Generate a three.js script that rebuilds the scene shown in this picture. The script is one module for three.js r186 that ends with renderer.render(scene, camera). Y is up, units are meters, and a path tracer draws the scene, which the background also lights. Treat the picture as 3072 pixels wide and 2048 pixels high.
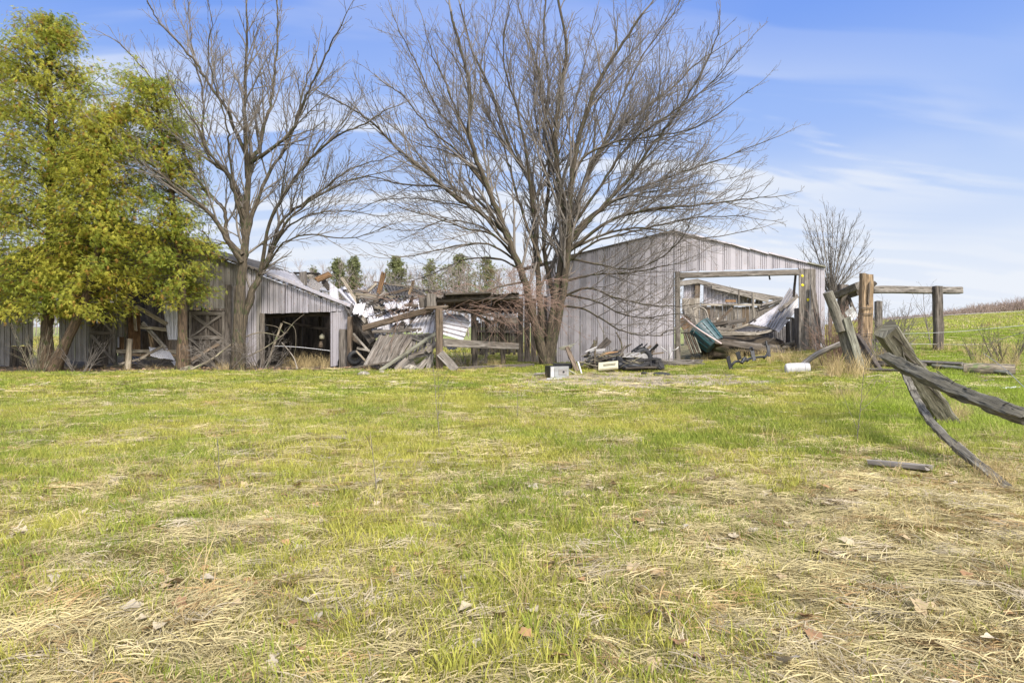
import * as THREE from 'three';
import { mergeGeometries } from 'three/addons/utils/BufferGeometryUtils.js';

// ------------------------------------------------------------------ camera, sky, sun, exposure
const W = 1024, H = 682;
const scene = new THREE.Scene();
const FOV = 2 * Math.atan(0.5) * 180 / Math.PI;                 // 2048 px lens on a 2048 px tall picture
const camera = new THREE.PerspectiveCamera(FOV, W / H, 0.1, 2500);
const EYE = 1.5, HORIZON = 980;                                 // eye height, and the picture row of the horizon
camera.position.set(0, EYE, 0);
camera.lookAt(0, EYE, -10);
camera.setViewOffset(3072, 2048, 0, 1024 - HORIZON, 3072, 2048); // level camera, lens shifted a little
const renderer = new THREE.WebGLRenderer({ antialias: true });
renderer.setSize(W, H);
renderer.toneMapping = THREE.LinearToneMapping;
const EXPOSURE = 1.75;
renderer.toneMappingExposure = EXPOSURE;
renderer.shadowMap.enabled = true;

const SUN = new THREE.Vector3(0.38, 0.82, 0.66).normalize();
const sun = new THREE.DirectionalLight(new THREE.Color(1.0, 0.95, 0.88), 2.9);
sun.position.copy(SUN.clone().multiplyScalar(80)).add(new THREE.Vector3(0, 0, -25));
sun.target.position.set(0, 0, -25);
sun.castShadow = true;
sun.shadow.radius = 22;
sun.shadow.mapSize.set(4096, 4096);
Object.assign(sun.shadow.camera, { left: -45, right: 45, top: 45, bottom: -45, near: 1, far: 200 });
scene.add(sun, sun.target);

// ------------------------------------------------------------------ random numbers and noise
function mulberry(a) { return () => { a |= 0; a = a + 0x6D2B79F5 | 0; let t = Math.imul(a ^ a >>> 15, 1 | a); t = t + Math.imul(t ^ t >>> 7, 61 | t) ^ t; return ((t ^ t >>> 14) >>> 0) / 4294967296; }; }
const R = mulberry(77);
const rr = (a, b, r = R) => a + (b - a) * r();
const clamp = (x, a, b) => Math.min(b, Math.max(a, x));
const sstep = (a, b, x) => { const t = clamp((x - a) / (b - a), 0, 1); return t * t * (3 - 2 * t); };
const mix = (a, b, t) => a + (b - a) * t;
const hash2 = (x, y) => { let h = Math.imul(x | 0, 374761393) + Math.imul(y | 0, 668265263) | 0; h = Math.imul(h ^ h >>> 13, 1274126177); return ((h ^ h >>> 16) >>> 0) / 4294967296; };
function vnoise(x, y, px = 0, py = 0) {
  const xi = Math.floor(x), yi = Math.floor(y), fx = x - xi, fy = y - yi, u = fx * fx * (3 - 2 * fx), v = fy * fy * (3 - 2 * fy);
  const w = (a, p) => p ? ((a % p) + p) % p : a;
  const a = hash2(w(xi, px), w(yi, py)), b = hash2(w(xi + 1, px), w(yi, py)), c = hash2(w(xi, px), w(yi + 1, py)), d = hash2(w(xi + 1, px), w(yi + 1, py));
  return mix(mix(a, b, u), mix(c, d, u), v);
}
function fbm(x, y, o = 4, px = 0, py = 0) { let s = 0, a = 0.5, n = 0; for (let i = 0; i < o; i++) { s += a * vnoise(x + i * 17, y + i * 31, px, py); n += a; x *= 2; y *= 2; px *= 2; py *= 2; a *= 0.5; } return s / n; }

// ------------------------------------------------------------------ the sky: blue overhead, paling to the horizon, thin cirrus
{
  const w = 4096, h = 2048, d = new Float32Array(w * h * 4);
  const stops = [[-90, [0.34, 0.34, 0.24]], [-0.2, [0.34, 0.34, 0.24]], [0, [0.84, 0.88, 0.96]], [5, [0.74, 0.82, 0.96]], [10, [0.53, 0.67, 0.955]], [16, [0.34, 0.51, 0.94]], [25, [0.18, 0.35, 0.89]], [45, [0.19, 0.34, 0.80]], [90, [0.20, 0.33, 0.72]]];
  for (let j = 0; j < h; j++) {
    const el = ((j + 0.5) / h - 0.5) * 180, e = el * Math.PI / 180;
    let k = 0; while (k < stops.length - 2 && stops[k + 1][0] < el) k++;
    const t = sstep(0, 1, (el - stops[k][0]) / (stops[k + 1][0] - stops[k][0])) * 0.5 + 0.5 * clamp((el - stops[k][0]) / (stops[k + 1][0] - stops[k][0]), 0, 1);
    for (let i = 0; i < w; i++) {
      const az = ((i + 0.5) / w - 0.5) * 2 * Math.PI;
      const x = Math.cos(e) * Math.cos(az), y = Math.sin(e), z = Math.cos(e) * Math.sin(az);
      let c = [0, 1, 2].map((q) => mix(stops[k][1][q], stops[k + 1][1][q], t));
      if (el > 0 && el < 75) {
        const s = 1 / (y + 0.16), px = x * s, pz = z * s;
        const bend = fbm(px * 0.7 + 9, pz * 0.7 + 3, 3) * 1.6;
        const streak = fbm(px * 1.3 + bend * 1.4 + 40, pz * 7.5 + px * 0.9 + bend * 2.2 + 11, 6);
        const patch = fbm(px * 0.42 + 71, pz * 0.42 + 17, 3);
        const cov = sstep(0.41, 0.64, streak) * sstep(0.30, 0.52, patch) * 1.05 + sstep(0.38, 0.8, fbm(px * 1.1 + 5, pz * 1.6 + 8, 5)) * 0.26;
        const cc = cov * sstep(0, 3, el) * (1 - 0.6 * sstep(13, 23, el));
        c = c.map((v, q) => mix(v, [0.86, 0.90, 0.97][q], clamp(cc, 0, 0.8)));
      }
      const sd = x * SUN.x + y * SUN.y + z * SUN.z, fillHalo = el > -1 ? 3.2 * Math.exp(-(1 - sd) * 5.5) : 0; c = [c[0] + fillHalo * 1.0, c[1] + fillHalo * 0.96, c[2] + fillHalo * 0.88];  // broad warm glow added around the out-of-view sun as soft fill light
      const o = (j * w + i) * 4;
      d[o] = c[0] / EXPOSURE; d[o + 1] = c[1] / EXPOSURE; d[o + 2] = c[2] / EXPOSURE; d[o + 3] = 1;
    }
  }
  const sky = new THREE.DataTexture(d, w, h, THREE.RGBAFormat, THREE.FloatType);
  sky.mapping = THREE.EquirectangularReflectionMapping;
  sky.magFilter = sky.minFilter = THREE.LinearFilter;
  sky.needsUpdate = true;
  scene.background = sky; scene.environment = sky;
}

// ------------------------------------------------------------------ places: a picture position and a distance give a point
const V = (x, y, z) => new THREE.Vector3(x, y, z);
const at = (x, y, Z) => V((x - 1536) * Z / 2048, EYE + (HORIZON - y) * Z / 2048, -Z);
const crop = (x0, y0, s) => (x, y, Z) => at(x0 + x / s, y0 + y / s, Z);
const c1 = crop(0, 700, 3.408), c2 = crop(550, 720, 3.563), c3 = crop(1000, 760, 3.733), c4 = crop(1500, 660, 3.137), c5 = crop(1980, 660, 3.137), c6 = crop(2400, 760, 3.409), c7 = crop(2400, 900, 2.613);
function ground(x, Z) {
  const r = x / Math.max(Z, 1);
  const f = 0.8 * sstep(0.3, 0.56, r) + Math.max(0, r - 0.56) * 2.2;
  const up = Math.min(f, 1.7) * 0.036 * (Z < 92 ? Math.max(0, Z - 10) : 82 - Math.min(30, (Z - 92) * 0.3));
  const mound = 0.20 * sstep(7.2, 11, x) * sstep(22, 27, Z) * (1 - sstep(42, 60, Z)) + 0.22 * sstep(6.8, 8.5, x) * sstep(28.4, 30.5, Z) * (1 - sstep(42, 60, Z));
  const near = sstep(0, 3, Z) * (1 - sstep(30, 60, Z));
  const bumps = (fbm(x * 0.35 + 50, Z * 0.35 + 20, 3) - 0.5) * 0.16 + (fbm(x * 1.6 + 5, Z * 1.6, 3) - 0.5) * 0.10;
  return up + mound + near * bumps;
}
function G(x, y) {                                              // the point of the ground seen at a picture position
  let Z = 2.3, s = 0.1;
  const below = (q) => EYE + (HORIZON - y) * q / 2048 - ground((x - 1536) * q / 2048, q);
  while (Z < 300 && below(Z) > 0) { Z += s; s = Z * 0.01; }
  let a = Z - s, b = Z; for (let i = 0; i < 24; i++) { const m = (a + b) / 2; if (below(m) > 0) a = m; else b = m; }
  return V((x - 1536) * b / 2048, ground((x - 1536) * b / 2048, b), -b);
}
const onGround = (p, dy = 0) => V(p.x, ground(p.x, -p.z) + dy, p.z);

// ------------------------------------------------------------------ textures and materials
function tex(w, h, f, srgb, rx = 1, ry = 1) {
  const d = new Uint8Array(w * h * 4);
  for (let j = 0; j < h; j++) for (let i = 0; i < w; i++) {
    const c = f(i / w, j / h), o = (j * w + i) * 4;
    d[o] = clamp(c[0], 0, 1) * 255; d[o + 1] = clamp(c[1], 0, 1) * 255; d[o + 2] = clamp(c[2], 0, 1) * 255; d[o + 3] = 255;
  }
  const t = new THREE.DataTexture(d, w, h);
  t.wrapS = t.wrapT = THREE.RepeatWrapping; t.magFilter = THREE.LinearFilter; t.minFilter = THREE.LinearMipmapLinearFilter; t.generateMipmaps = true;
  if (srgb) t.colorSpace = THREE.SRGBColorSpace;
  t.repeat.set(rx, ry); t.needsUpdate = true;
  return t;
}
const grain = (u, v) => {
  const wob = fbm(u * 6, v * 4, 2, 6, 4) * 0.05;
  const fine = fbm(u * 8, (v + wob) * 96, 3, 8, 96), band = fbm(u * 4, (v + wob) * 20, 3, 4, 20), big = fbm(u * 8, v * 6, 3, 8, 6);
  const crack = sstep(0.70, 0.78, fbm(u * 5 + 3, (v + wob) * 40 + 9, 2, 5, 40));
  return { l: clamp(0.46 + fine * 0.34 + band * 0.26 + (big - 0.5) * 0.4 - crack * 0.5, 0, 1.0), big, crack };
};
const woodMap = tex(1024, 256, (u, v) => { const g = grain(u, v), l = g.l; return [l, l * (0.97 + g.big * 0.04), l * (0.92 + g.big * 0.10)]; }, true, 0.5, 2);
woodMap.userData.wood = true;
const woodBump = tex(512, 256, (u, v) => { const l = grain(u, v).l; return [l, l, l]; }, false, 0.5, 2);
const metalMap = tex(512, 512, (u, v) => {
  const st = fbm(u * 30, v * 2, 3, 30, 2), big = fbm(u * 4, v * 4, 4, 4, 4), sp = fbm(u * 40, v * 24, 3, 40, 24);
  const dirt = sstep(0.55, 0.8, st) * 0.03 + sstep(0.45, 0.9, big) * 0.12, rust = sstep(0.72, 0.85, sp) * 0.35;
  const l = 0.96 - dirt;
  return [l - rust * 0.2, l - rust * 0.38 - dirt * 0.02, l - rust * 0.55 - dirt * 0.08];
}, true, 0.4, 0.35);
const barkMap = tex(512, 512, (u, v) => {
  const r = fbm(u * 24, v * 8, 4, 24, 8), m = fbm(u * 6, v * 6, 4, 6, 6), moss = sstep(0.55, 0.72, m) * 0.7;
  const l = 0.35 + r * 0.75;
  return [l * (1 - moss * 0.25), l * (0.97 - moss * 0.04), l * (0.9 - moss * 0.32)];
}, true, 2, 1);
const barkBump = tex(256, 256, (u, v) => { const r = fbm(u * 24, v * 8, 4, 24, 8); return [r, r, r]; }, false, 2, 1);
const std = (o) => new THREE.MeshStandardMaterial({ roughness: 0.9, side: THREE.DoubleSide, ...o });
const lin = (r, g, b) => new THREE.Color().setRGB(r, g, b);
const wood = (r, g, b) => std({ color: lin(r, g, b), map: woodMap, bumpMap: woodBump, bumpScale: 0.006 });
const metal = (r, g, b, rough = 0.5, m = 0.25) => std({ color: lin(r, g, b), map: metalMap, roughness: rough, metalness: m });
const nearMap = woodMap.clone(); nearMap.repeat.set(0.9, 4.5); nearMap.needsUpdate = true; const nearBump = woodBump.clone(); nearBump.repeat.set(0.9, 4.5); nearBump.needsUpdate = true;
const nearWood = (r, g, b) => std({ color: lin(r, g, b), map: nearMap, bumpMap: nearBump, bumpScale: 0.008 });
const M = {
  near: [nearWood(0.32, 0.295, 0.215), nearWood(0.25, 0.23, 0.17), nearWood(0.35, 0.32, 0.255)],
  grey: [wood(0.37, 0.325, 0.28), wood(0.305, 0.265, 0.225), wood(0.44, 0.395, 0.345), wood(0.25, 0.21, 0.175)],
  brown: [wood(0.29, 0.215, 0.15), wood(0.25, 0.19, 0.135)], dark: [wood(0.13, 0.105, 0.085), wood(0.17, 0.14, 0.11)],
  pale: [wood(0.66, 0.56, 0.42), wood(0.60, 0.53, 0.44)], orange: [wood(0.50, 0.29, 0.14), wood(0.60, 0.42, 0.25)], lichen: [wood(0.40, 0.39, 0.30), wood(0.36, 0.35, 0.27)],
  metal: [metal(0.50, 0.46, 0.475), metal(0.48, 0.44, 0.45), metal(0.53, 0.49, 0.505), metal(0.37, 0.35, 0.345)], white: [metal(0.69, 0.665, 0.675, 0.5, 0.05), metal(0.62, 0.595, 0.60, 0.5, 0.05)],
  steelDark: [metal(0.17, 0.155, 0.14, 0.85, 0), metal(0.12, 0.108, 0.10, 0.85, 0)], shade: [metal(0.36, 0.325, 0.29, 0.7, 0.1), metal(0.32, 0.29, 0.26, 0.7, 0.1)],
  bark: std({ color: lin(0.195, 0.16, 0.12), map: barkMap, bumpMap: barkBump, bumpScale: 0.02 }), twig: std({ color: lin(0.19, 0.163, 0.135) }), twigRed: std({ color: lin(0.25, 0.16, 0.115) }),
  cedarBark: std({ color: lin(0.26, 0.185, 0.13), map: barkMap, bumpMap: barkBump, bumpScale: 0.03 }), paleBark: std({ color: lin(0.42, 0.37, 0.30), map: barkMap, bumpMap: barkBump, bumpScale: 0.01 }),
  black: std({ color: lin(0.02, 0.02, 0.022), roughness: 0.5 }), blackRough: std({ color: lin(0.03, 0.027, 0.025), roughness: 0.8 }), rubber: std({ color: lin(0.025, 0.025, 0.026), roughness: 0.7 }),
  whitePlastic: std({ color: lin(0.66, 0.64, 0.61), roughness: 0.5, map: metalMap }), silver: std({ color: lin(0.42, 0.43, 0.42), roughness: 0.45, metalness: 0.3, map: metalMap }), cream: std({ color: lin(0.50, 0.46, 0.31), roughness: 0.6 }),
  teal: std({ color: lin(0.05, 0.085, 0.092), roughness: 0.45 }), tealDark: std({ color: lin(0.03, 0.10, 0.11), roughness: 0.5 }), blue: std({ color: lin(0.02, 0.06, 0.22), roughness: 0.45 }),
  rust: std({ color: lin(0.22, 0.10, 0.05), roughness: 0.9 }), stone: std({ color: lin(0.55, 0.52, 0.48), map: barkMap }), wire: std({ color: lin(0.45, 0.43, 0.40), roughness: 0.5, metalness: 0.5 }), yellow: std({ color: lin(0.75, 0.62, 0.03) }),
  pipe: std({ color: lin(0.58, 0.46, 0.42), roughness: 0.6 }), greyMetal: std({ color: lin(0.36, 0.34, 0.32), roughness: 0.5, metalness: 0.3, map: metalMap }), cloth: std({ color: lin(0.75, 0.74, 0.72), roughness: 1 }), redBoard: wood(0.36, 0.13, 0.08),
};
const pick = (a, r = R) => a[Math.floor(r() * a.length)];

// ------------------------------------------------------------------ things and parts
const used = new Map();
function numbered(n) { const k = used.get(n) || 0; used.set(n, k + 1); return k ? `${n}_${String(k).padStart(3, '0')}` : n; }
function tag(o, label, category, group) { o.userData.label = label; o.userData.category = category; if (group) o.userData.group = group; return o; }
const lit = (m) => { m.castShadow = m.receiveShadow = true; return m; };
function thing(name, label, category, base, group) { const o = new THREE.Group(); o.name = numbered(name); o.position.copy(base); scene.add(o); return tag(o, label, category, group); }
const grainAlong = (g, m) => { if (g.userData.tube && m.map && m.map.userData.wood) { const u = g.attributes.uv; for (let i = 0; i < u.count; i++) { const a = u.getX(i); u.setXY(i, u.getY(i), a); } g.userData.tube = false; } };
function part(root, name, geo, mat, parent = root) {            // geometry in world positions; root is the thing
  const tube = geo.userData.tube; geo = geo.clone(); geo.userData.tube = tube; geo.translate(-root.position.x, -root.position.y, -root.position.z);
  grainAlong(geo, mat);
  const m = lit(new THREE.Mesh(geo, mat)); m.name = name; parent.add(m); return m;
}
function solo(name, label, category, geo, mat, group) {
  geo.computeBoundingBox(); const b = geo.boundingBox, c = V((b.min.x + b.max.x) / 2, b.min.y, (b.min.z + b.max.z) / 2);
  geo.translate(-c.x, -c.y, -c.z); grainAlong(geo, mat);
  const m = lit(new THREE.Mesh(geo, mat)); m.name = numbered(name); m.position.copy(c); scene.add(m); return tag(m, label, category, group);
}
function struct(name, geo, mat, kind = 'structure', label) { const m = lit(new THREE.Mesh(geo, mat)); m.name = numbered(name); m.userData.kind = kind; if (label) m.userData.label = label; scene.add(m); return m; }

// ------------------------------------------------------------------ shapes
function flat(pos, uv) { const g = new THREE.BufferGeometry(); g.setAttribute('position', new THREE.Float32BufferAttribute(pos, 3)); g.setAttribute('uv', new THREE.Float32BufferAttribute(uv, 2)); g.computeVertexNormals(); return g; }
const TO_EYE = V(0, 0.12, 1).normalize();
// a sawn timber from p to q: w across (as seen from the front), t thick, rough ends
function beam(p, q, w, t, o = {}) {
  const d = q.clone().sub(p), L = d.length(); d.normalize();
  let n = (o.face || TO_EYE).clone(); n.addScaledVector(d, -n.dot(d)); if (n.lengthSq() < 0.02) { n.set(0, 1, 0).addScaledVector(d, -d.y); } n.normalize();
  if (o.roll) n.applyAxisAngle(d, o.roll);
  const s = new THREE.Vector3().crossVectors(n, d), seg = o.seg || Math.max(2, Math.min(8, Math.round(L / 0.5))), jag = o.jag ?? 0.03, wob = o.wob ?? 0.006;
  const ch = Math.min(w, t) * 0.14, ring = [[-w / 2, -t / 2 + ch], [-w / 2 + ch, -t / 2], [w / 2 - ch, -t / 2], [w / 2, -t / 2 + ch], [w / 2, t / 2 - ch], [w / 2 - ch, t / 2], [-w / 2 + ch, t / 2], [-w / 2, t / 2 - ch]];
  const per = [0]; for (let i = 1; i <= 8; i++) per.push(per[i - 1] + Math.hypot(ring[i % 8][0] - ring[i - 1][0], ring[i % 8][1] - ring[i - 1][1]));
  const u0 = rr(0, 9), v0 = rr(0, 3), bow = (o.bow || 0), rows = [];
  const tap = o.taper ?? 1;
  for (let k = 0; k <= seg; k++) {
    const f = k / seg, a = Math.sin(f * Math.PI) * bow, row = [], jx = rr(-wob, wob), jy = rr(-wob, wob), sc = mix(1, tap, f);
    const e = k === 0 || k === seg;
    for (let i = 0; i < 8; i++) { const ro = 1 + (o.rough || 0) * (vnoise(f * L * 5 + u0 * 7, i * 3.1 + v0) - 0.55) * 2; row.push(p.clone().addScaledVector(d, f * L + (e ? rr(-jag, jag) : 0)).addScaledVector(s, ring[i][0] * sc * ro + jx + a).addScaledVector(n, ring[i][1] * sc * ro + jy)); }
    rows.push(row);
  }
  const P = [], U = [], tri = (a, b, c, ua, ub, uc) => { P.push(a.x, a.y, a.z, b.x, b.y, b.z, c.x, c.y, c.z); U.push(...ua, ...ub, ...uc); };
  for (let k = 0; k < seg; k++) for (let i = 0; i < 8; i++) {
    const a = rows[k][i], b = rows[k][(i + 1) % 8], c = rows[k + 1][(i + 1) % 8], e = rows[k + 1][i], x0 = u0 + k / seg * L, x1 = u0 + (k + 1) / seg * L, y0 = v0 + per[i], y1 = v0 + per[i + 1];
    tri(a, b, c, [x0, y0], [x0, y1], [x1, y1]); tri(a, c, e, [x0, y0], [x1, y1], [x1, y0]);
  }
  for (const [row, sg] of [[rows[0], 1], [rows[seg], -1]]) for (let i = 1; i < 7; i++) {
    const a = row[0], b = row[sg > 0 ? i + 1 : i], c = row[sg > 0 ? i : i + 1];
    tri(a, b, c, [u0, v0], [u0 + 0.05, v0 + 0.1], [u0 + 0.02, v0 + 0.2]);
  }
  return flat(P, U);
}
const RIBS = {
  barn: { pitch: 0.49, pts: [[0, 0], [0.002, -0.045], [0.020, -0.045], [0.022, 0], [0.078, 0], [0.080, -0.045], [0.096, -0.045], [0.098, 0], [0.155, 0], [0.157, -0.045], [0.173, -0.045], [0.175, 0], [0.235, 0], [0.237, -0.045], [0.251, -0.045], [0.253, 0], [0.49, 0]] },
  pole: { pitch: 0.23, pts: [[0, 0], [0.006, -0.05], [0.024, -0.05], [0.03, 0], [0.075, 0], [0.08, -0.03], [0.09, -0.03], [0.095, 0], [0.10, 0], [0.118, 0.006], [0.13, 0.006], [0.138, 0], [0.23, 0]] },
  wave: { pitch: 0.076, pts: [[0, 0], [0.019, 0.009], [0.038, 0], [0.057, -0.009], [0.076, 0]] },
  roof: { pitch: 0.21, pts: [[0, 0], [0.012, 0.05], [0.045, 0.05], [0.055, -0.03], [0.085, -0.03], [0.093, 0], [0.21, 0]] },
};
// ribbed sheet metal: corners A (top left) B (top right) C (bottom right) D (bottom left); ribs run from A to D
function sheet(A, B, C, D, o = {}) {
  const rib = RIBS[o.rib || 'barn'], wTop = A.distanceTo(B), wBot = D.distanceTo(C), w = Math.max(wTop, wBot), L = Math.max(A.distanceTo(D), B.distanceTo(C)), us = [];
  const ph = o.phase || 0;
  for (let k = Math.floor(-ph / rib.pitch) - 1; k * rib.pitch < w + ph + 1; k++) for (const [x, y] of rib.pts) { const s = k * rib.pitch + x - ph; if (s >= 0 && s <= w && (!us.length || s > us[us.length - 1][0] + 1e-5)) us.push([s, y]); }
  if (us[0][0] > 0) us.unshift([0, 0]); if (us[us.length - 1][0] < w) us.push([w, 0]);
  const nv = o.nv || Math.max(2, Math.min(10, Math.round(L / 0.6))), n = new THREE.Vector3().crossVectors(B.clone().sub(A), D.clone().sub(A)).normalize(); if (n.dot(TO_EYE) < 0 && !o.keep) n.negate();
  const P = [], U = [], I = [], u0 = rr(0, 7), v0 = rr(0, 7), nu = us.length, ax = D.clone().sub(A).normalize();
  const sag = o.sag || 0, dent = o.dent || 0, seed = rr(0, 50), rag = o.rag || 0;
  for (let j = 0; j <= nv; j++) for (let i = 0; i < nu; i++) {
    const u = us[i][0] / w, v = j / nv;
    const p = A.clone().lerp(B, u).lerp(D.clone().lerp(C, u), v);
    p.addScaledVector(n, us[i][1] + sag * Math.sin(v * Math.PI) + dent * (fbm(u * w * 1.1 + seed, v * L * 1.1, 2) - 0.5) * 2 + (o.curl || 0) * (u - 0.5) * (u - 0.5) * 4);
    if (rag && (j === nv || j === 0)) p.addScaledVector(ax, (vnoise(us[i][0] * 6 + seed, j) - 0.5) * rag);
    P.push(p.x, p.y, p.z); U.push(u0 + us[i][0], v0 + v * L);
  }
  for (let j = 0; j < nv; j++) for (let i = 0; i < nu - 1; i++) { const a = j * nu + i; I.push(a, a + nu, a + 1, a + 1, a + nu, a + nu + 1); }
  let g = new THREE.BufferGeometry(); g.setAttribute('position', new THREE.Float32BufferAttribute(P, 3)); g.setAttribute('uv', new THREE.Float32BufferAttribute(U, 2)); g.setIndex(I);
  g = g.toNonIndexed(); g.computeVertexNormals(); return g;
}
// separate boards filling the quad A B C D, running from the edge AB to the edge DC
function boards(root, A, B, C, D, n, mats, o = {}) {
  const face = new THREE.Vector3().crossVectors(B.clone().sub(A), D.clone().sub(A)).normalize(); if (face.dot(TO_EYE) < 0) face.negate();
  const out = [];
  for (let i = 0; i < n; i++) {
    if (o.skip && o.skip.includes(i)) continue;
    const u = (i + 0.5) / n, p = A.clone().lerp(B, u), q = D.clone().lerp(C, u), w = A.distanceTo(B) / n;
    const top = rr(0, o.ragTop || 0.03), bot = rr(0, o.ragBot || 0.05), d = q.clone().sub(p).normalize();
    p.addScaledVector(d, top); q.addScaledVector(d, -bot); p.addScaledVector(face, rr(-0.008, 0.008)); q.addScaledVector(face, rr(-0.01, 0.01));
    out.push(part(root, o.name || 'board', beam(p, q, w * (o.fill || 0.955), o.t || 0.025, { face, jag: 0.012, seg: 3 }), pick(mats)));
  }
  return out;
}
class Tubes {
  constructor() { this.P = []; this.N = []; this.U = []; this.I = []; }
  add(pts, rad, sides = 5, bump = 0) {
    const n = pts.length, base = this.P.length / 3, a = V(0, 0, 0), b = V(0, 0, 0), t = V(0, 0, 0); let len = 0;
    for (let k = 0; k < n; k++) {
      t.copy(pts[Math.min(k + 1, n - 1)]).sub(pts[Math.max(k - 1, 0)]).normalize();
      if (k === 0) { a.set(Math.abs(t.y) < 0.9 ? 0 : 1, Math.abs(t.y) < 0.9 ? 1 : 0, 0.1); } else len += pts[k].distanceTo(pts[k - 1]);
      a.addScaledVector(t, -a.dot(t)).normalize(); b.crossVectors(t, a);
      for (let i = 0; i <= sides; i++) {
        const f = i / sides * 2 * Math.PI, c = Math.cos(f), s = Math.sin(f), r = rad[k] * (1 + (bump ? bump * (vnoise((i % sides) * 1.7 + base, len * 3 + base) - 0.5) * 2 : 0));
        const nx = a.x * c + b.x * s, ny = a.y * c + b.y * s, nz = a.z * c + b.z * s;
        this.P.push(pts[k].x + nx * r, pts[k].y + ny * r, pts[k].z + nz * r); this.N.push(nx, ny, nz); this.U.push(i / sides * Math.max(0.3, rad[0] * 6.28), len);
      }
    }
    const m = sides + 1;
    for (let k = 0; k < n - 1; k++) for (let i = 0; i < sides; i++) { const q = base + k * m + i; this.I.push(q, q + 1, q + m, q + 1, q + m + 1, q + m); }
    return this;
  }
  cap(p, n, r, sides = 8) {                                      // a flat end
    const base = this.P.length / 3, a = V(Math.abs(n.y) < 0.9 ? 0 : 1, Math.abs(n.y) < 0.9 ? 1 : 0, 0.1); a.addScaledVector(n, -a.dot(n)).normalize(); const b = new THREE.Vector3().crossVectors(n, a);
    this.P.push(p.x, p.y, p.z); this.N.push(n.x, n.y, n.z); this.U.push(0, 0);
    for (let i = 0; i <= sides; i++) { const f = i / sides * 6.2832, c = Math.cos(f) * r, s = Math.sin(f) * r; this.P.push(p.x + a.x * c + b.x * s, p.y + a.y * c + b.y * s, p.z + a.z * c + b.z * s); this.N.push(n.x, n.y, n.z); this.U.push(c, s); }
    for (let i = 1; i <= sides; i++) this.I.push(base, base + i, base + i + 1);
    return this;
  }
  build() { const g = new THREE.BufferGeometry(); g.setAttribute('position', new THREE.Float32BufferAttribute(this.P, 3)); g.setAttribute('normal', new THREE.Float32BufferAttribute(this.N, 3)); g.setAttribute('uv', new THREE.Float32BufferAttribute(this.U, 2)); g.setIndex(this.I); g.userData.tube = true; return g; }
}
function curve(pts, n) { return new THREE.CatmullRomCurve3(pts, false, 'centripetal').getPoints(n); }
function rod(pts, r0, r1 = r0, sides = 6, n = 0, bump = 0) {
  const c = n ? curve(pts, n) : pts, k = c.length - 1, t = new Tubes();
  t.add(c, c.map((_, i) => mix(r0, r1, i / k)), sides, bump);
  t.cap(c[0], c[0].clone().sub(c[1]).normalize(), r0 * 0.98, sides).cap(c[k], c[k].clone().sub(c[k - 1]).normalize(), r1 * 0.98, sides);
  return t.build();
}
const tubes = (list) => { const g = mergeGeometries(list); g.userData.tube = true; return g; };
function lump(c, rx, ry, rz, seed, rough = 0.25, detail = 3) {
  const g = new THREE.IcosahedronGeometry(1, detail), p = g.attributes.position;
  for (let i = 0; i < p.count; i++) { const v = V(p.getX(i), p.getY(i), p.getZ(i)), k = 1 + rough * (fbm(v.x * 1.6 + seed, v.y * 1.6 + v.z * 1.3 + seed, 3) - 0.5) * 2; p.setXYZ(i, c.x + v.x * rx * k, c.y + v.y * ry * k, c.z + v.z * rz * k); }
  g.computeVertexNormals(); return g;
}
const placeBox = (w, h, d, c, ry = 0, rx = 0, rz = 0) => { const g = new THREE.BoxGeometry(w, h, d).toNonIndexed(); g.applyMatrix4(new THREE.Matrix4().compose(c, new THREE.Quaternion().setFromEuler(new THREE.Euler(rx, ry, rz)), V(1, 1, 1))); return g; };

// ------------------------------------------------------------------ the ground
const greenness = (x, Z) => {
  const r = x / Math.max(Z, 3);
  let g = 0.44 + 0.28 * sstep(3.4, 10, Z) + (fbm(x * 0.45 + 3, Z * 0.45 + 8, 4) - 0.5) * 0.7 + (fbm(x * 2.1 + 30, Z * 2.1, 3) - 0.5) * 1.0;
  g += 0.45 * sstep(0.42, 0.6, r) * sstep(8, 11, Z) - 0.35 * sstep(0.35, 0.5, r) * (1 - sstep(6.5, 8.5, Z));
  g += 0.22 * sstep(15, 18, Z) * (1 - sstep(24, 32, Z));
  return clamp(g, 0, 1);
};
const bare = (x, Z) => {                                        // trodden soil in front of the right barn and under the cedars
  const path = sstep(16.5, 17.2, Z + (fbm(x * 0.6, 3, 3) - 0.5) * 1.6) * (1 - sstep(21.0, 22.6, Z + (fbm(x * 0.5, 9, 3) - 0.5) * 2)) * sstep(-0.9, 0.6, x) * (1 - sstep(6.0, 8.0, x));
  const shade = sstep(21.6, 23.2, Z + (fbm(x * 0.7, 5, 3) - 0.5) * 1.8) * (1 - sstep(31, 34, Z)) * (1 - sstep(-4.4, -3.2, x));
  const shed = sstep(23.5, 24.5, Z) * (1 - sstep(33, 35, Z)) * (1 - sstep(-1.4, 0, x)) * 0.8;
  const barn = sstep(28.6, 29.2, Z) * (1 - sstep(39, 42, Z)) * sstep(0, 1, x) * (1 - sstep(12.5, 14, x)) * 0.75;
  return clamp(Math.max(path * 0.92, shade, shed, barn), 0, 1);
};
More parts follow.
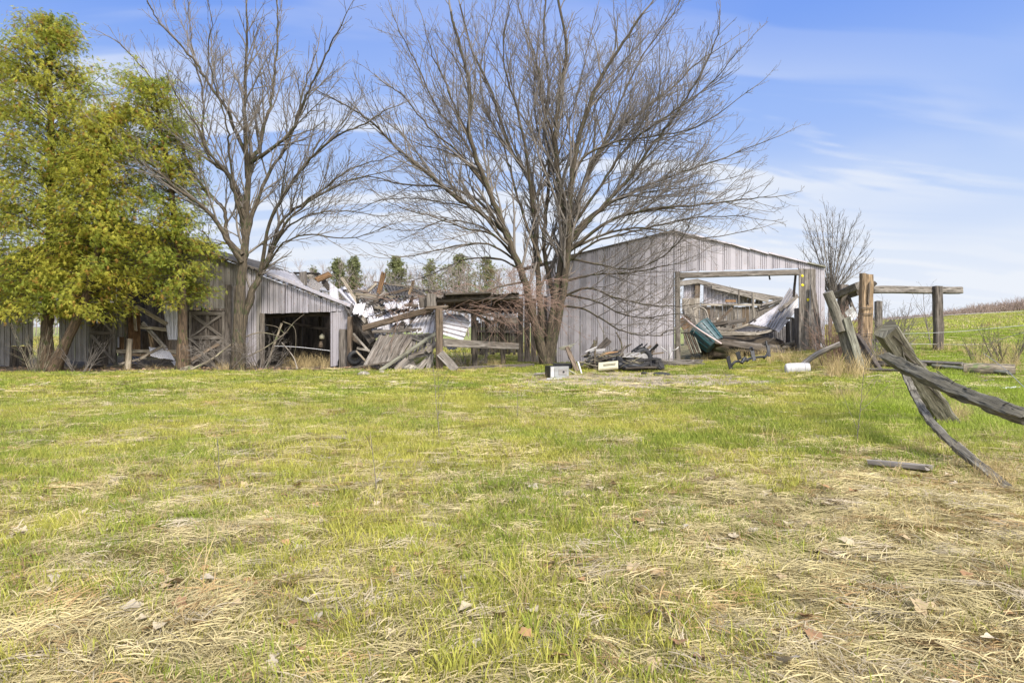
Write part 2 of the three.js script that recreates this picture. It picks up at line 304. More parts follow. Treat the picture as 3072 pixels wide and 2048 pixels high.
{
  const zs = [-60, -25, -8, 0, 1]; for (let z = 1.5; z < 14; z += 0.14) zs.push(z); for (let z = 14; z < 40; z += 0.32) zs.push(z); for (let z = 40; z < 1600; z *= 1.05) zs.push(z);
  const nc = 260, P = [], U = [], C = [], I = [];
  for (const Z of zs) for (let i = 0; i <= nc; i++) {
    const r = (i / nc - 0.5) * 2, x = r * 1.5 * Math.max(Math.abs(Z), 7) * (1 + 0.6 * r * r);
    P.push(x, ground(x, Z), -Z); U.push(x / 4, Z / 4);
    const g = greenness(x, Z), b = bare(x, Z), far = sstep(26, 60, Z);
    let c = [mix(0.40, 0.25, g), mix(0.34, 0.30, g), mix(0.17, 0.075, g)];
    c = [mix(c[0], 0.36 + 0.10 * (fbm(x * 0.08, Z * 0.04, 3) - 0.5), far), mix(c[1], 0.385, far), mix(c[2], 0.12, far)];
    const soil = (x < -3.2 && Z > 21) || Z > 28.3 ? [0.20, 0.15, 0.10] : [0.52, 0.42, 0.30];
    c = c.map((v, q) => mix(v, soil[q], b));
    C.push(...c);
  }
  for (let j = 0; j < zs.length - 1; j++) for (let i = 0; i < nc; i++) { const a = j * (nc + 1) + i; I.push(a, a + 1, a + nc + 1, a + 1, a + nc + 2, a + nc + 1); }
  const g = new THREE.BufferGeometry();
  g.setAttribute('position', new THREE.Float32BufferAttribute(P, 3)); g.setAttribute('uv', new THREE.Float32BufferAttribute(U, 2)); g.setAttribute('color', new THREE.Float32BufferAttribute(C, 3)); g.setIndex(I); g.computeVertexNormals();
  const map = tex(1024, 1024, (u, v) => {
    const a = fbm(u * 90, v * 90, 3, 90, 90), b = fbm(u * 20, v * 20, 4, 20, 20), st = fbm(u * 160 + fbm(u * 10, v * 10, 2, 10, 10) * 8, v * 36, 3, 160, 36);
    const l = 0.35 + a * 0.5 + st * 0.45 - sstep(0.55, 0.75, b) * 0.28;
    return [l, l, l * 0.96];
  }, true, 1, 1);
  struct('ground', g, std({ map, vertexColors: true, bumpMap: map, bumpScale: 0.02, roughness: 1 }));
}

// ------------------------------------------------------------------ the left barn: one long roof slope, its right end an open lean-to
const ZL = 25.2;
const base = (x, Z, d = 0) => V(x, ground(x, Z) + d, -Z);
const wallAt = (x, y, Z = ZL) => at(x, y, Z);
{
  const t = thing('old_barn', 'long weathered grey barn with a sloping metal lean-to, behind the two cedars', 'barn', base(-11, ZL));
  const roofY = (x) => { const s = (x * 2048 / ZL) + 1536; const ys = s > 350 ? 655 + (s - 350) * 0.368 : 655 + (350 - s) * 0.368; return EYE + (HORIZON - ys) * ZL / 2048; };
  const X = (s) => (s - 1536) * ZL / 2048;
  // ribbed siding panels along the front: [from, to, bottom row, tone, rib]
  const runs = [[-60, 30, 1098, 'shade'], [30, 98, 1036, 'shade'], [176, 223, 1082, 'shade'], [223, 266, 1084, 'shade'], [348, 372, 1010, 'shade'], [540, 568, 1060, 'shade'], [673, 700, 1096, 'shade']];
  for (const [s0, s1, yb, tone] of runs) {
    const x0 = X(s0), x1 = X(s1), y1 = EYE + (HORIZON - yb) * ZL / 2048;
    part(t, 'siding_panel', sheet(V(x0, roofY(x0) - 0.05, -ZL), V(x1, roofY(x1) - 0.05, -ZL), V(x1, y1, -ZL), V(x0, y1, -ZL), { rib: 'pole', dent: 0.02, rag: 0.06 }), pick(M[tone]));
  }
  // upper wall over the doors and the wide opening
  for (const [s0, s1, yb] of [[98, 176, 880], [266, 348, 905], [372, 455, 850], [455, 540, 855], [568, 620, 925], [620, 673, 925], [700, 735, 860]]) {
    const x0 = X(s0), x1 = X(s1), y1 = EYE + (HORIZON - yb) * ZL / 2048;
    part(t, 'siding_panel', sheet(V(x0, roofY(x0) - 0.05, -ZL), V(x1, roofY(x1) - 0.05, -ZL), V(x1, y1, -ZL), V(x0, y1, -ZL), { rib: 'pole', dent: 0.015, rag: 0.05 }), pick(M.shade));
  }
  // low board skirt at the far left
  boards(t, wallAt(32, 1037, 25.1), wallAt(98, 1037, 25.1), base(X(98), 25.1, -0.05), base(X(32), 25.1, -0.05), 7, M.dark.concat(M.brown));
  // braced plank doors
  const door = (s0, s1, y0, y1, mats, midY, label) => {
    const Z = 25.0, d = part(t, 'door', beam(at((s0 + s1) / 2, y0 - 4, Z + 0.06), at((s0 + s1) / 2, y0 + 5, Z + 0.06), (s1 - s0) * Z / 2048, 0.05), M.dark[0]);
    d.userData.label = label;
    const put = (g, m, n) => part(t, n, g, m, d);
    const n = 7; for (let i = 0; i < n; i++) { const s = s0 + (i + 0.5) * (s1 - s0) / n; put(beam(at(s, y0 + rr(0, 4), Z + 0.03), at(s, y1 + rr(-6, 3), Z + 0.03), (s1 - s0) / n * Z / 2048 * 0.95, 0.025, { jag: 0.01 }), pick(mats), 'board'); }
    const br = (a, b, c, e, w = 0.11) => put(beam(at(a, b, Z - 0.01), at(c, e, Z - 0.01), w, 0.03, { jag: 0.01 }), M.grey[1], 'brace');
    br(s0, midY, s1, midY, 0.13); br(s0 + 2, y0 + 5, s1, y0 + 5, 0.12); br(s0 + 3, y0 + 4, s1 - 6, midY, 0.11); br(s1 - 4, y0 + 6, s0 + 6, midY - 4, 0.1);
    br(s0 + 4, midY + 6, s1 - 2, y1 - 6); br(s1 - 8, midY + 8, s0 + 8, y1 - 8);
    br(s0 + 3, y0, s0 + 3, y1, 0.1); br(s1 - 4, y0, s1 - 4, y1, 0.1);
  };
  door(268, 345, 914, 1092, [M.grey[3], M.grey[1], M.dark[1]], 998, 'dark grey cross braced door left of the wide opening');
  door(567, 673, 935, 1098, [M.grey[3], M.dark[1], M.dark[0]], 1012, 'dark cross braced door behind the maple trunk');
  // trim posts and jambs
  for (const [s, y0, y1, w, m] of [[345, 900, 1094, 0.10, M.lichen[0]], [150, 905, 1090, 0.09, M.lichen[1]], [684, 855, 1098, 0.22, M.grey[3]], [92, 1020, 1098, 0.05, M.grey[2]], [733, 815, 1098, 0.05, M.grey[2]], [560, 900, 1090, 0.12, M.grey[3]], [786, 940, 1104, 0.17, M.grey[1]]])
    part(t, 'post', beam(at(s, y0, ZL - 0.1), at(s, y1, ZL - 0.1), w, 0.1), m);
  // lean-to: siding strip left of the opening, the gable over it, the corner right of it
  const sx = (s, yt, yb, s2, yt2, yb2, mat, o = {}) => part(t, 'siding_panel', sheet(at(s, yt, ZL - 0.06), at(s2, yt2, ZL - 0.06), at(s2, yb2, ZL - 0.06), at(s, yb, ZL - 0.06), { rib: 'pole', rag: 0.04, ...o }), mat);
  sx(735, 800, 1097, 768, 812, 1096, M.metal[1]); sx(768, 812, 1094, 783, 818, 1060, M.shade[0]);
  const gs = [783, 855, 925, 990, 1034]; for (let i = 0; i < 4; i++) {
    const a = gs[i], b = gs[i + 1], top = (s) => 815 + (s - 783) * 0.372 + 12, bot = (s) => 941 - (s - 783) * 0.028 + (s > 1010 ? -4 : 0);
    sx(a, top(a), bot(a), b, top(b), bot(b), M.metal[[1, 0, 2, 2][i]], { dent: 0.035, rag: 0.03 });
  }
  sx(1008, 936, 1098, 1042, 918, 1000, M.metal[2], { dent: 0.03 }); sx(990, 937, 1100, 1012, 936, 1097, M.metal[1]);
  part(t, 'board', beam(at(1030, 988, ZL - 0.1), at(1030, 1102, ZL - 0.1), 0.32, 0.04), M.grey[1]);
  part(t, 'post', beam(at(1050, 949, ZL - 0.25), at(1048, 1107, ZL - 0.25), 0.19, 0.16, { taper: 0.85 }), M.brown[0]).userData.label = 'brown post at the right corner of the lean-to';
  for (let i = 0; i < 2; i++) part(t, 'roof_trim', beam(at(783 + i * 66, 812 + i * 26, ZL - 0.16), at(851 + i * 200, 839 + i * 79, ZL - 0.16 - i * 0.01), 0.13, 0.16, { jag: 0.02 }), M.metal[2]);
  part(t, 'roof_trim', beam(at(600, 747, ZL - 0.12), at(700, 784, ZL - 0.12), 0.1, 0.1), M.grey[2]); part(t, 'roof_trim', beam(at(700, 784, ZL - 0.12), at(783, 812, ZL - 0.12), 0.1, 0.1), M.grey[1]);
  // roof sheets run back from the front edge
  const rs = [-60, 60, 180, 265, 350, 440, 530, 620, 700, 783]; for (let i = 0; i < rs.length - 1; i++) { if (rs[i] >= 350 && rs[i] < 530) continue; const x0 = X(rs[i]), x1 = X(rs[i + 1]); part(t, 'roof_sheet', sheet(V(x0, roofY(x0), -ZL - 9), V(x1, roofY(x1), -ZL - 9), V(x1, roofY(x1), -ZL + 0.25), V(x0, roofY(x0), -ZL + 0.25), { rib: 'roof', nv: 4, keep: true }), M.steelDark[0]); }
  for (let i = 0; i < 3; i++) { const x0 = X(783 + i * 88), x1 = X(783 + i * 88 + 87), dy = -0.08; part(t, 'roof_sheet', sheet(V(x0, roofY(x0) + dy - i * 0.2, -ZL - 7), V(x1, roofY(x1) + dy - i * 0.25, -ZL - 7), V(x1, roofY(x1) + dy, -ZL + 0.1), V(x0, roofY(x0) + dy, -ZL + 0.1), { rib: 'roof', nv: 4, keep: true }), M.white[1]); }
  // back wall and inner posts
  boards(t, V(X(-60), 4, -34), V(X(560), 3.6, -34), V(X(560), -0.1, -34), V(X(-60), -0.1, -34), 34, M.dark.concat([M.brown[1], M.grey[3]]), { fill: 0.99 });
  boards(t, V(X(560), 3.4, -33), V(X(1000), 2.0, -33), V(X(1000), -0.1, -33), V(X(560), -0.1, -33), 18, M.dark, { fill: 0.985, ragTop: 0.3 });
  for (const [s, Z, w] of [[812, 28, 0.16], [848, 29, 0.2], [900, 30, 0.2], [960, 29.5, 0.16], [610, 28, 0.16]]) { const x = (s - 1536) * Z / 2048; part(t, 'post', beam(V(x, 3.0, -Z), base(x, Z), w, w), M.dark[1]); }
  part(t, 'rail', beam(at(792, 1008, 27), at(850, 1010, 27), 0.14, 0.05), M.grey[3]); part(t, 'rail', beam(at(792, 1056, 27), at(850, 1060, 27), 0.16, 0.05), M.grey[3]);
  boards(t, at(792, 1066, 27.2), at(850, 1068, 27.2), base(at(850, 1, 27.2).x, 27.2), base(at(792, 1, 27.2).x, 27.2), 4, M.dark);
  part(t, 'siding_panel', sheet(at(790, 972, 30), at(806, 985, 30), at(806, 990, 30), at(790, 994, 30), { rib: 'pole' }), M.white[0]);
  part(t, 'beam', beam(at(795, 945, 26), at(1000, 940, 26), 0.2, 0.12), M.dark[0]); part(t, 'beam', beam(at(880, 970, 28), at(990, 990, 27), 0.12, 0.08), M.grey[3]);
}

// ------------------------------------------------------------------ the right barn: front gable wall still upright, roof fallen in
const ZB = 28;
{
  const t = thing('gable_barn', 'roofless barn with an upright ribbed metal gable wall and a wide open doorway', 'barn', base(6.5, ZB));
  const X = (s) => (s - 1536) * ZB / 2048, Y = (y) => EYE + (HORIZON - y) * ZB / 2048;
  const apexX = X(2020), apexY = Y(692), top = (x) => apexY - Math.abs(x - apexX) * (x < apexX ? 0.243 : 0.241);
  const pan = (x0, x1, yb, m, o = {}) => {
    const split = x0 < apexX - 0.05 && x1 > apexX + 0.05;
    if (split) { pan(x0, apexX, yb, m, o); pan(apexX, x1, yb, m, o); return; }
    const z = -ZB + rr(-0.012, 0.012);
    part(t, 'siding_panel', sheet(V(x0 + 0.004, top(x0), z), V(x1 - 0.004, top(x1), z), V(x1 - 0.004, yb + rr(-0.03, 0.03), z + rr(-0.02, 0.02)), V(x0 + 0.004, yb, z), { rib: 'barn', dent: 0.008, nv: 8, ...o }), m);
  };
  const xl = X(1669), xj = X(2024), xr = X(2396), xe = X(2476), floorY = ground(4, ZB) + 0.02, headY = Y(812);
  for (let i = 0; i < 5; i++) pan(mix(xl, xj, i / 5), mix(xl, xj, (i + 1) / 5), floorY, M.metal[[1, 0, 1, 0, 0][i]]);
  for (let i = 0; i < 5; i++) pan(mix(xj, xr, i / 5), mix(xj, xr, (i + 1) / 5), headY - 0.02 + i * 0.03, M.metal[[0, 2, 2, 2, 0][i]], { rag: 0.02 });
  pan(X(2445), xe, floorY - 0.05, M.metal[2]);
  part(t, 'siding_panel', sheet(V(xr, top(xr), -ZB + 0.01), V(X(2445), top(X(2445)), -ZB + 0.01), V(X(2445), Y(806), -ZB + 0.01), V(xr, Y(808), -ZB + 0.01), { rib: 'barn' }), M.metal[2]);
  boards(t, V(xr, Y(806), -ZB + 0.03), V(X(2447), Y(804), -ZB + 0.03), V(X(2447), floorY - 0.1, -ZB + 0.03), V(xr, floorY - 0.1, -ZB + 0.03), 3, [M.grey[0], M.grey[1], M.grey[0]], { t: 0.04 });
  // a peeled sheet and the bare boards at the left end, behind the tree
  boards(t, V(X(1552), Y(884), -ZB - 0.03), V(xl, Y(870), -ZB - 0.03), V(xl, floorY - 0.1, -ZB - 0.03), V(X(1552), floorY - 0.1, -ZB - 0.03), 6, [M.grey[1], M.grey[3], M.dark[1], M.grey[1]], { ragTop: 0.25, fill: 0.9, t: 0.03 });
  part(t, 'siding_panel', sheet(at(1636, 800, ZB - 0.15), at(1668, 790, ZB - 0.1), at(1660, 985, ZB - 0.3), at(1642, 975, ZB - 0.3), { rib: 'pole', sag: 0.12 }), M.metal[0]);
  part(t, 'rake_board', beam(V(X(1552), top(X(1552)) - 0.08, -ZB - 0.06), V(apexX, apexY - 0.08, -ZB - 0.06), 0.14, 0.05), M.grey[3]);
  part(t, 'rake_board', beam(V(apexX, apexY - 0.09, -ZB - 0.07), V(xe, top(xe) - 0.08, -ZB - 0.07), 0.14, 0.05), M.grey[3]);
  for (let i = 0; i < 8; i++) { const a = mix(apexX, xe, i / 8), b = mix(apexX, xe, (i + 1) / 8); part(t, 'roof_trim', beam(V(a, top(a) + rr(-0.01, 0.03), -ZB + 0.05), V(b, top(b) + rr(-0.03, 0.02), -ZB + 0.05), 0.07, 0.10, { jag: 0.02 }), i === 7 ? M.lichen[0] : pick(M.metal)); }
  for (let i = 0; i < 5; i++) { const a = mix(X(1700), apexX, i / 5), b = mix(X(1700), apexX, (i + 1) / 5); part(t, 'roof_trim', beam(V(a, top(a), -ZB + 0.05), V(b, top(b), -ZB + 0.05), 0.06, 0.10, { jag: 0.02 }), M.grey[3]); }
  // door frame
  part(t, 'jamb', beam(at(2033, 815, ZB - 0.05), V(X(2033), floorY - 0.1, -ZB + 0.05), 0.2, 0.12), M.grey[1]);
  part(t, 'header', beam(at(2038, 826, ZB - 0.06), at(2398, 816.5, ZB - 0.06), 0.22, 0.14, { jag: 0.02 }), M.grey[0]).userData.label = 'long grey timber across the head of the doorway';
  part(t, 'hook', rod([at(2308, 826, ZB), at(2310, 836, ZB), at(2311, 839, ZB)], 0.03, 0.04), M.blackRough);
  part(t, 'brace', beam(at(2042, 838, ZB + 0.1), at(2062, 826, ZB + 0.1), 0.12, 0.08), M.grey[1]);
  part(t, 'post', beam(at(2388, 826, ZB + 0.2), at(2381, 880, ZB + 0.2), 0.07, 0.06), M.dark[0]);
  // right side wall inside, of boards that run back from the front corner
  { const xw = X(2396); for (let i = 0; i < 3; i++) { const z0 = -ZB - 0.25 - i * 0.45; part(t, 'board', beam(V(xw + 0.05 + rr(-0.02, 0.02), Y(930) - i * 0.3 + rr(-0.2, 0.2), z0), V(xw + 0.05, floorY - 0.1, z0), 0.45, 0.03, { face: V(-1, 0, 0) }), pick([M.grey[1], M.grey[3]])); } }
  // back gable wall, farther off
  const ZK = 40, XK = (s) => (s - 1536) * ZK / 2048, YK = (y) => EYE + (HORIZON - y) * ZK / 2048, gk = ground(11, ZK) - 0.1;
  boards(t, V(XK(2052), YK(913), -ZK), V(XK(2330), YK(918), -ZK), V(XK(2330), gk, -ZK), V(XK(2052), gk, -ZK), 24, [M.grey[0], M.grey[1], M.brown[0], M.grey[1]], { ragTop: 0.1 });
  const kt = (s) => s < 2085 ? 848 - (s - 2040) * 0.1 : 843 + (s - 2085) * 0.22;
  for (const [a, b, m] of [[2052, 2094, 0], [2112, 2145, 0], [2145, 2182, 2], [2182, 2212, 0]]) part(t, 'siding_panel', sheet(V(XK(a), YK(kt(a) + 6), -ZK - 0.05), V(XK(b), YK(kt(b) + 6), -ZK - 0.05), V(XK(b), YK(911), -ZK - 0.05), V(XK(a), YK(911), -ZK - 0.05), { rib: 'pole', dent: 0.02 }), M.metal[m]);
  boards(t, V(XK(2212), YK(882), -ZK - 0.05), V(XK(2345), YK(905), -ZK - 0.05), V(XK(2345), YK(914), -ZK - 0.05), V(XK(2212), YK(911), -ZK - 0.05), 12, M.grey, { ragTop: 0.3 });
  part(t, 'rafter', beam(V(XK(2036), YK(852), -ZK + 0.2), V(XK(2092), YK(844), -ZK + 0.2), 0.3, 0.12), M.grey[2]);
  part(t, 'rafter', beam(V(XK(2092), YK(845), -ZK + 0.2), V(XK(2345), YK(898), -ZK + 0.2), 0.26, 0.12, { bow: -0.08 }), M.grey[0]);
  part(t, 'rafter', beam(V(XK(2130), YK(862), -ZK + 0.3), V(XK(2300), YK(903), -ZK + 0.3), 0.2, 0.1), M.grey[2]);
  part(t, 'rail', beam(V(XK(2100), YK(914), -ZK + 0.15), V(XK(2300), YK(914.5), -ZK + 0.15), 0.12, 0.06), M.pale[1]);
  part(t, 'post', beam(V(XK(2092), YK(842), -ZK + 0.1), V(XK(2090), YK(900), -ZK + 0.1), 0.3, 0.15), M.brown[0]);
  part(t, 'post', beam(at(2259, 878, 36), V(at(2262, 0, 36).x, ground(12, 36), -36), 0.11, 0.1), M.pale[1]);
  part(t, 'board', beam(at(2176, 902, 39.6), at(2208, 903, 39.6), 0.14, 0.05), M.orange[0]);
  part(t, 'post', beam(at(2218, 870, 38), at(2216, 912, 38), 0.09, 0.08), M.grey[0]);
}

// ------------------------------------------------------------------ the fallen shed between the barns: sheets and boards, each loose
const plank = (label, p, q, w, t, m, o = {}) => solo(o.name || 'plank', label, o.cat || 'plank', beam(p, q, w, t, o), m, o.group);
const metalSheet = (label, A, B, C, D, m, o = {}) => solo('metal_sheet', label, 'metal sheet', sheet(A, B, C, D, o), m, o.group);
// behind the lean-to roof
metalSheet('pale bent roof sheet lifted along the lean-to slope beside the leaning maple stem', c2(852, 318, 26.2), c2(1092, 335, 27.6), c2(1310, 492, 26.9), c2(1062, 425, 25.6), M.white[0], { rib: 'roof', sag: 0.05, dent: 0.03 });
metalSheet('white sheet standing nearly upright above the right part of the lean-to roof', c2(1095, 345, 27.5), c2(1180, 360, 27.6), c2(1300, 500, 26.8), c2(1240, 480, 26.6), M.white[1], { rib: 'roof' });
plank('dark flat board at the very top of the wreck, below the twin pines', c2(1190, 352, 27.6), c2(1450, 358, 27.4), 0.05, 0.22, M.dark[0]);
plank('short wide grey board standing upright under the dark top board', c2(1278, 345, 27.2), c2(1285, 492, 27), 0.28, 0.04, M.grey[0]);
plank('rusty brown timber end pointing up at the twin pines', c2(1420, 428, 27), c2(1568, 362, 27.4), 0.24, 0.12, M.orange[0]);
metalSheet('small dark ribbed scrap tilted below the rusty timber end', c2(1362, 405, 26.8), c2(1492, 478, 26.8), c2(1440, 552, 26.4), c2(1320, 490, 26.4), M.shade[0], { rib: 'wave' });
plank('pale sloping board under the small ribbed scrap', c2(1320, 385, 27.3), c2(1440, 372, 27.5), 0.12, 0.04, M.pale[1]);
plank('dark rotten timber behind the white upright strip', c2(1500, 440, 27.5), c2(1560, 520, 27), 0.2, 0.1, M.dark[1]);
metalSheet('narrow white strip standing upright behind the lean-to roof edge', c2(1560, 440, 26.6), c2(1650, 520, 26.4), c2(1660, 640, 26), c2(1560, 590, 26), M.white[0], { rib: 'pole' });
metalSheet('bright white roof sheet sliding down behind the corner of the lean-to', c2(1640, 532, 26.6), c2(1745, 488, 27), c2(1925, 742, 26), c2(1812, 705, 25.7), M.white[0], { rib: 'roof', dent: 0.02 });
plank('long pale plank leaning beside the bright white roof sheet', c2(1690, 402, 26.6), c2(1905, 728, 25.6), 0.12, 0.05, M.pale[0]);
plank('dark rotten timber lying along the white roof sheet by the lean-to corner', c3(240, 720, 25.4), c3(445, 1000, 24.4), 0.26, 0.14, M.dark[1]);
metalSheet('dark roof scrap folded over the corner post of the lean-to', c2(1795, 770, 25), c2(1985, 640, 25.8), c2(2060, 650, 25.8), c2(1860, 812, 24.9), M.steelDark[0], { rib: 'roof', dent: 0.05 });
metalSheet('black torn roof edge drooping below the lean-to fascia', c2(1690, 690, 25.1), c2(1800, 680, 25.4), c2(1830, 830, 25.1), c2(1740, 760, 24.9), M.steelDark[1], { rib: 'roof', sag: 0.06 });
plank('pale stick leaning low beside the brown lean-to corner post', c2(1818, 1000, 24.8), c2(1985, 1190, 24), 0.07, 0.05, M.pale[1]);
plank('second pale stick, shorter and flatter, beside the brown lean-to corner post', c2(1858, 1155, 24.4), c2(1985, 1180, 24), 0.08, 0.05, M.pale[1]);
plank('lowest pale stick, pointing into the ground right of the brown corner post', c2(1848, 1185, 24.3), c2(1940, 1285, 24), 0.06, 0.05, M.pale[0]);
plank('brown board leaning inward right of the brown corner post', c2(1805, 1040, 25.2), c2(1900, 1110, 24.6), 0.14, 0.05, M.brown[1]);
solo('car_tyre', 'black tyre half hidden in the dark beside the lean-to corner post', 'tyre', new THREE.TorusGeometry(0.2, 0.085, 10, 22).applyMatrix4(new THREE.Matrix4().compose(c3(238, 1170, 24.7), new THREE.Quaternion().setFromEuler(new THREE.Euler(0.2, 0.5, 0)), V(1, 1, 1))), M.rubber);
// upper right: the big dark roof slab and its timbers
metalSheet('large dark underside of a fallen roof slab with a yellow edge beam', c3(548, 338, 28.6), c3(1035, 415, 27.6), c3(985, 500, 26.6), c3(640, 482, 26.8), M.steelDark[0], { rib: 'roof', dent: 0.04, sag: 0.04 });
metalSheet('dark grey roof slab lying left of the large dark underside', c3(235, 425, 28.4), c3(535, 330, 28.6), c3(600, 470, 27), c3(260, 450, 27), M.shade[1], { rib: 'roof', dent: 0.04 });
metalSheet('pale rolled sheet on the dark grey roof slab', c3(215, 440, 27.8), c3(345, 375, 28), c3(375, 395, 27.6), c3(250, 450, 27.4), M.white[1], { rib: 'roof', sag: 0.08 });
plank('yellowish edge beam along the top of the dark roof slab', c3(548, 338, 28.5), c3(1040, 412, 27.5), 0.085, 0.08, M.pale[0], { bow: 0.03 });
plank('rust coloured upright stub standing highest on the wreck', c3(508, 455, 27.2), c3(562, 215, 27.6), 0.18, 0.14, M.orange[0], { jag: 0.07 });
plank('smaller rust coloured stub standing right of the tallest one', c3(845, 472, 27), c3(896, 315, 27.4), 0.12, 0.1, M.orange[1], { jag: 0.06 });
plank('short rusty crosspiece at the foot of the highest stub', c3(455, 320, 27.8), c3(590, 335, 27.8), 0.05, 0.06, M.orange[0]);
plank('pale new board propped diagonally against the tallest rusty stub', c3(275, 505, 26.8), c3(482, 342, 27.3), 0.13, 0.05, M.pale[0]);
plank('thin grey lath standing below the pale propped board', c3(388, 560, 26.6), c3(425, 400, 27.2), 0.05, 0.04, M.grey[2]);
plank('tan beam lying level under the dark roof slab', c3(248, 458, 26.6), c3(695, 495, 26.4), 0.12, 0.1, M.pale[0]);
plank('weathered beam just below the level tan beam', c3(300, 485, 26.3), c3(540, 512, 26.2), 0.10, 0.08, M.grey[2]);
plank('pale splintered beam half way down the wreck, above the white sheets', c3(405, 605, 26), c3(672, 622, 25.8), 0.10, 0.08, M.pale[1]);
plank('yellow stick tilted over the pale splintered beam', c3(500, 585, 25.7), c3(560, 655, 25.6), 0.06, 0.04, M.pale[0]);
metalSheet('dark crumpled roof piece draped across the middle of the wreck', c3(470, 520, 26.4), c3(960, 490, 26.6), c3(1000, 590, 25.6), c3(720, 665, 25.3), M.steelDark[1], { rib: 'roof', dent: 0.12, sag: 0.05 });
metalSheet('dark scrap under the tan beam on the left of the wreck', c3(290, 500, 26.6), c3(480, 520, 26.5), c3(700, 680, 25.7), c3(400, 680, 25.8), M.steelDark[0], { rib: 'roof', dent: 0.08 });
metalSheet('small pale triangle of sheet above the long brown beam', c3(850, 630, 25), c3(985, 582, 25.4), c3(975, 600, 25.2), c3(840, 648, 24.9), M.white[0], { rib: 'roof' });
metalSheet('striped white sheet drooping left above the long brown beam', c3(372, 700, 25.2), c3(640, 640, 25.7), c3(722, 695, 25.2), c3(400, 800, 24.6), M.white[0], { rib: 'roof', sag: 0.06, keep: true });
plank('long brown beam slanting from the post top down into the wreck', c3(328, 838, 24.3), c3(1110, 622, 24), 0.21, 0.15, M.brown[0], { seg: 8 });
metalSheet('wide striped white sheet below the long brown beam', c3(395, 835, 25.1), c3(860, 705, 25.4), c3(780, 900, 24.7), c3(480, 900, 24.6), M.white[0], { rib: 'roof', dent: 0.03, phase: 0.05 });
metalSheet('white sheet leaning behind the brown middle post', c3(985, 662, 24.9), c3(1160, 650, 24.8), c3(1160, 890, 23.9), c3(800, 885, 24.2), M.white[0], { rib: 'roof', dent: 0.02 });
metalSheet('bluish white sheet with ribs slanting right of the middle post', c3(1535, 772, 24.0), c3(1452, 972, 23.5), c3(1215, 900, 23.1), c3(1232, 722, 23.7), M.white[0], { rib: 'roof', dent: 0.02 });
metalSheet('white sheet bent over at the top right of the middle post', c3(1225, 690, 24.6), c3(1390, 700, 24.7), c3(1540, 772, 24.1), c3(1230, 740, 23.9), M.white[1], { rib: 'roof', sag: 0.1 });
metalSheet('white scrap lying low behind the horizontal rail', c3(1250, 1040, 24.2), c3(1390, 1050, 24.4), c3(1370, 1080, 24), c3(1290, 1075, 23.9), M.white[0], { rib: 'roof' });
metalSheet('dark roof piece in the gap left of the middle post', c3(845, 730, 25.5), c3(1010, 660, 25.8), c3(960, 760, 25.2), c3(880, 770, 25), M.steelDark[1], { rib: 'roof' });
// grey boards in front
plank('grey beam lying level over the top of the fallen plank wall', c3(440, 880, 24.1), c3(990, 852, 24.2), 0.11, 0.1, M.grey[1]);
for (const [a, b, c, d, w, l] of [[660, 850, 702, 785, 0.12, 'leftmost broken splinter sticking up over the level grey beam'], [720, 840, 775, 768, 0.16, 'tallest broken splinter sticking up over the level grey beam'], [760, 842, 790, 785, 0.15, 'broken splinter directly right of the tallest one over the level beam'], [820, 845, 855, 800, 0.12, 'short broken splinter near the right end of the level grey beam'], [850, 840, 880, 805, 0.09, 'narrowest broken splinter at the right end of the level grey beam'], [1100, 890, 1150, 840, 0.16, 'broken board end touching the left side of the middle post']])
  plank(l, c3(a, b, 24.2), c3(c, d, 24.4), w, 0.03, pick(M.grey), { jag: 0.09, taper: 0.7 });
{ // plank wall fallen on its back
  const t = thing('fallen_plank_wall', 'fallen section of grey plank wall sloping up right of the lean-to', 'plank wall', base(-5.6, 23.4));
  boards(t, c3(520, 895, 24.2), c3(870, 898, 24.2), c3(690, 1235, 23.1), c3(332, 1262, 23.1), 9, [M.grey[0], M.grey[1], M.grey[3], M.grey[1]], { ragTop: 0.16, ragBot: 0.04 });
  part(t, 'batten', beam(c3(390, 1215, 23.3), c3(690, 1190, 23.3), 0.08, 0.05, { roll: 0.3 }), M.grey[3]);
  part(t, 'beam', beam(c3(600, 1000, 24.1), c3(850, 1010, 24.1), 0.1, 0.06), M.dark[1]);
}
{
  const t = thing('fallen_barn_door', 'broken grey barn door with crossed braces, fallen beside the middle post', 'barn door', base(-3.8, 23.2));
  boards(t, c3(860, 900, 24.1), c3(1150, 900, 24), c3(1120, 1120, 23.1), c3(700, 1230, 23), 8, [M.grey[1], M.grey[3], M.grey[0]], { ragTop: 0.1, ragBot: 0.06 });
  part(t, 'brace', beam(c3(955, 920, 23.9), c3(1110, 910, 23.9), 0.1, 0.04), M.grey[2]);
  part(t, 'brace', beam(c3(880, 940, 23.8), c3(1060, 1010, 23.4), 0.1, 0.04), M.grey[0]);
  part(t, 'brace', beam(c3(740, 1140, 23.1), c3(890, 920, 23.9), 0.12, 0.04), M.grey[0]);
  part(t, 'brace', beam(c3(1040, 1025, 23), c3(1150, 1030, 23), 0.12, 0.04), M.grey[2]);
}
plank('long grey board slanting across the fallen door to the middle post', c3(520, 1312, 22.7), c3(1152, 892, 23.4), 0.12, 0.06, M.lichen[1], { seg: 7 });
plank('thin dark board lying at the foot of the fallen plank wall', c3(150, 1292, 23), c3(685, 1205, 22.9), 0.05, 0.07, M.dark[1]);
const low = [[700, 1300, 830, 1190, .22, 0], [850, 1160, 1090, 1125, .13, 1], [940, 1270, 1075, 1165, .12, 2], [1050, 1322, 1105, 1130, .15, 2], [960, 1300, 1060, 1180, .16, 0], [790, 1210, 950, 1290, .16, 1], [880, 1130, 1040, 1100, .1, 3], [760, 1310, 900, 1225, .12, 3], [1050, 1090, 1150, 1000, .2, 0]];
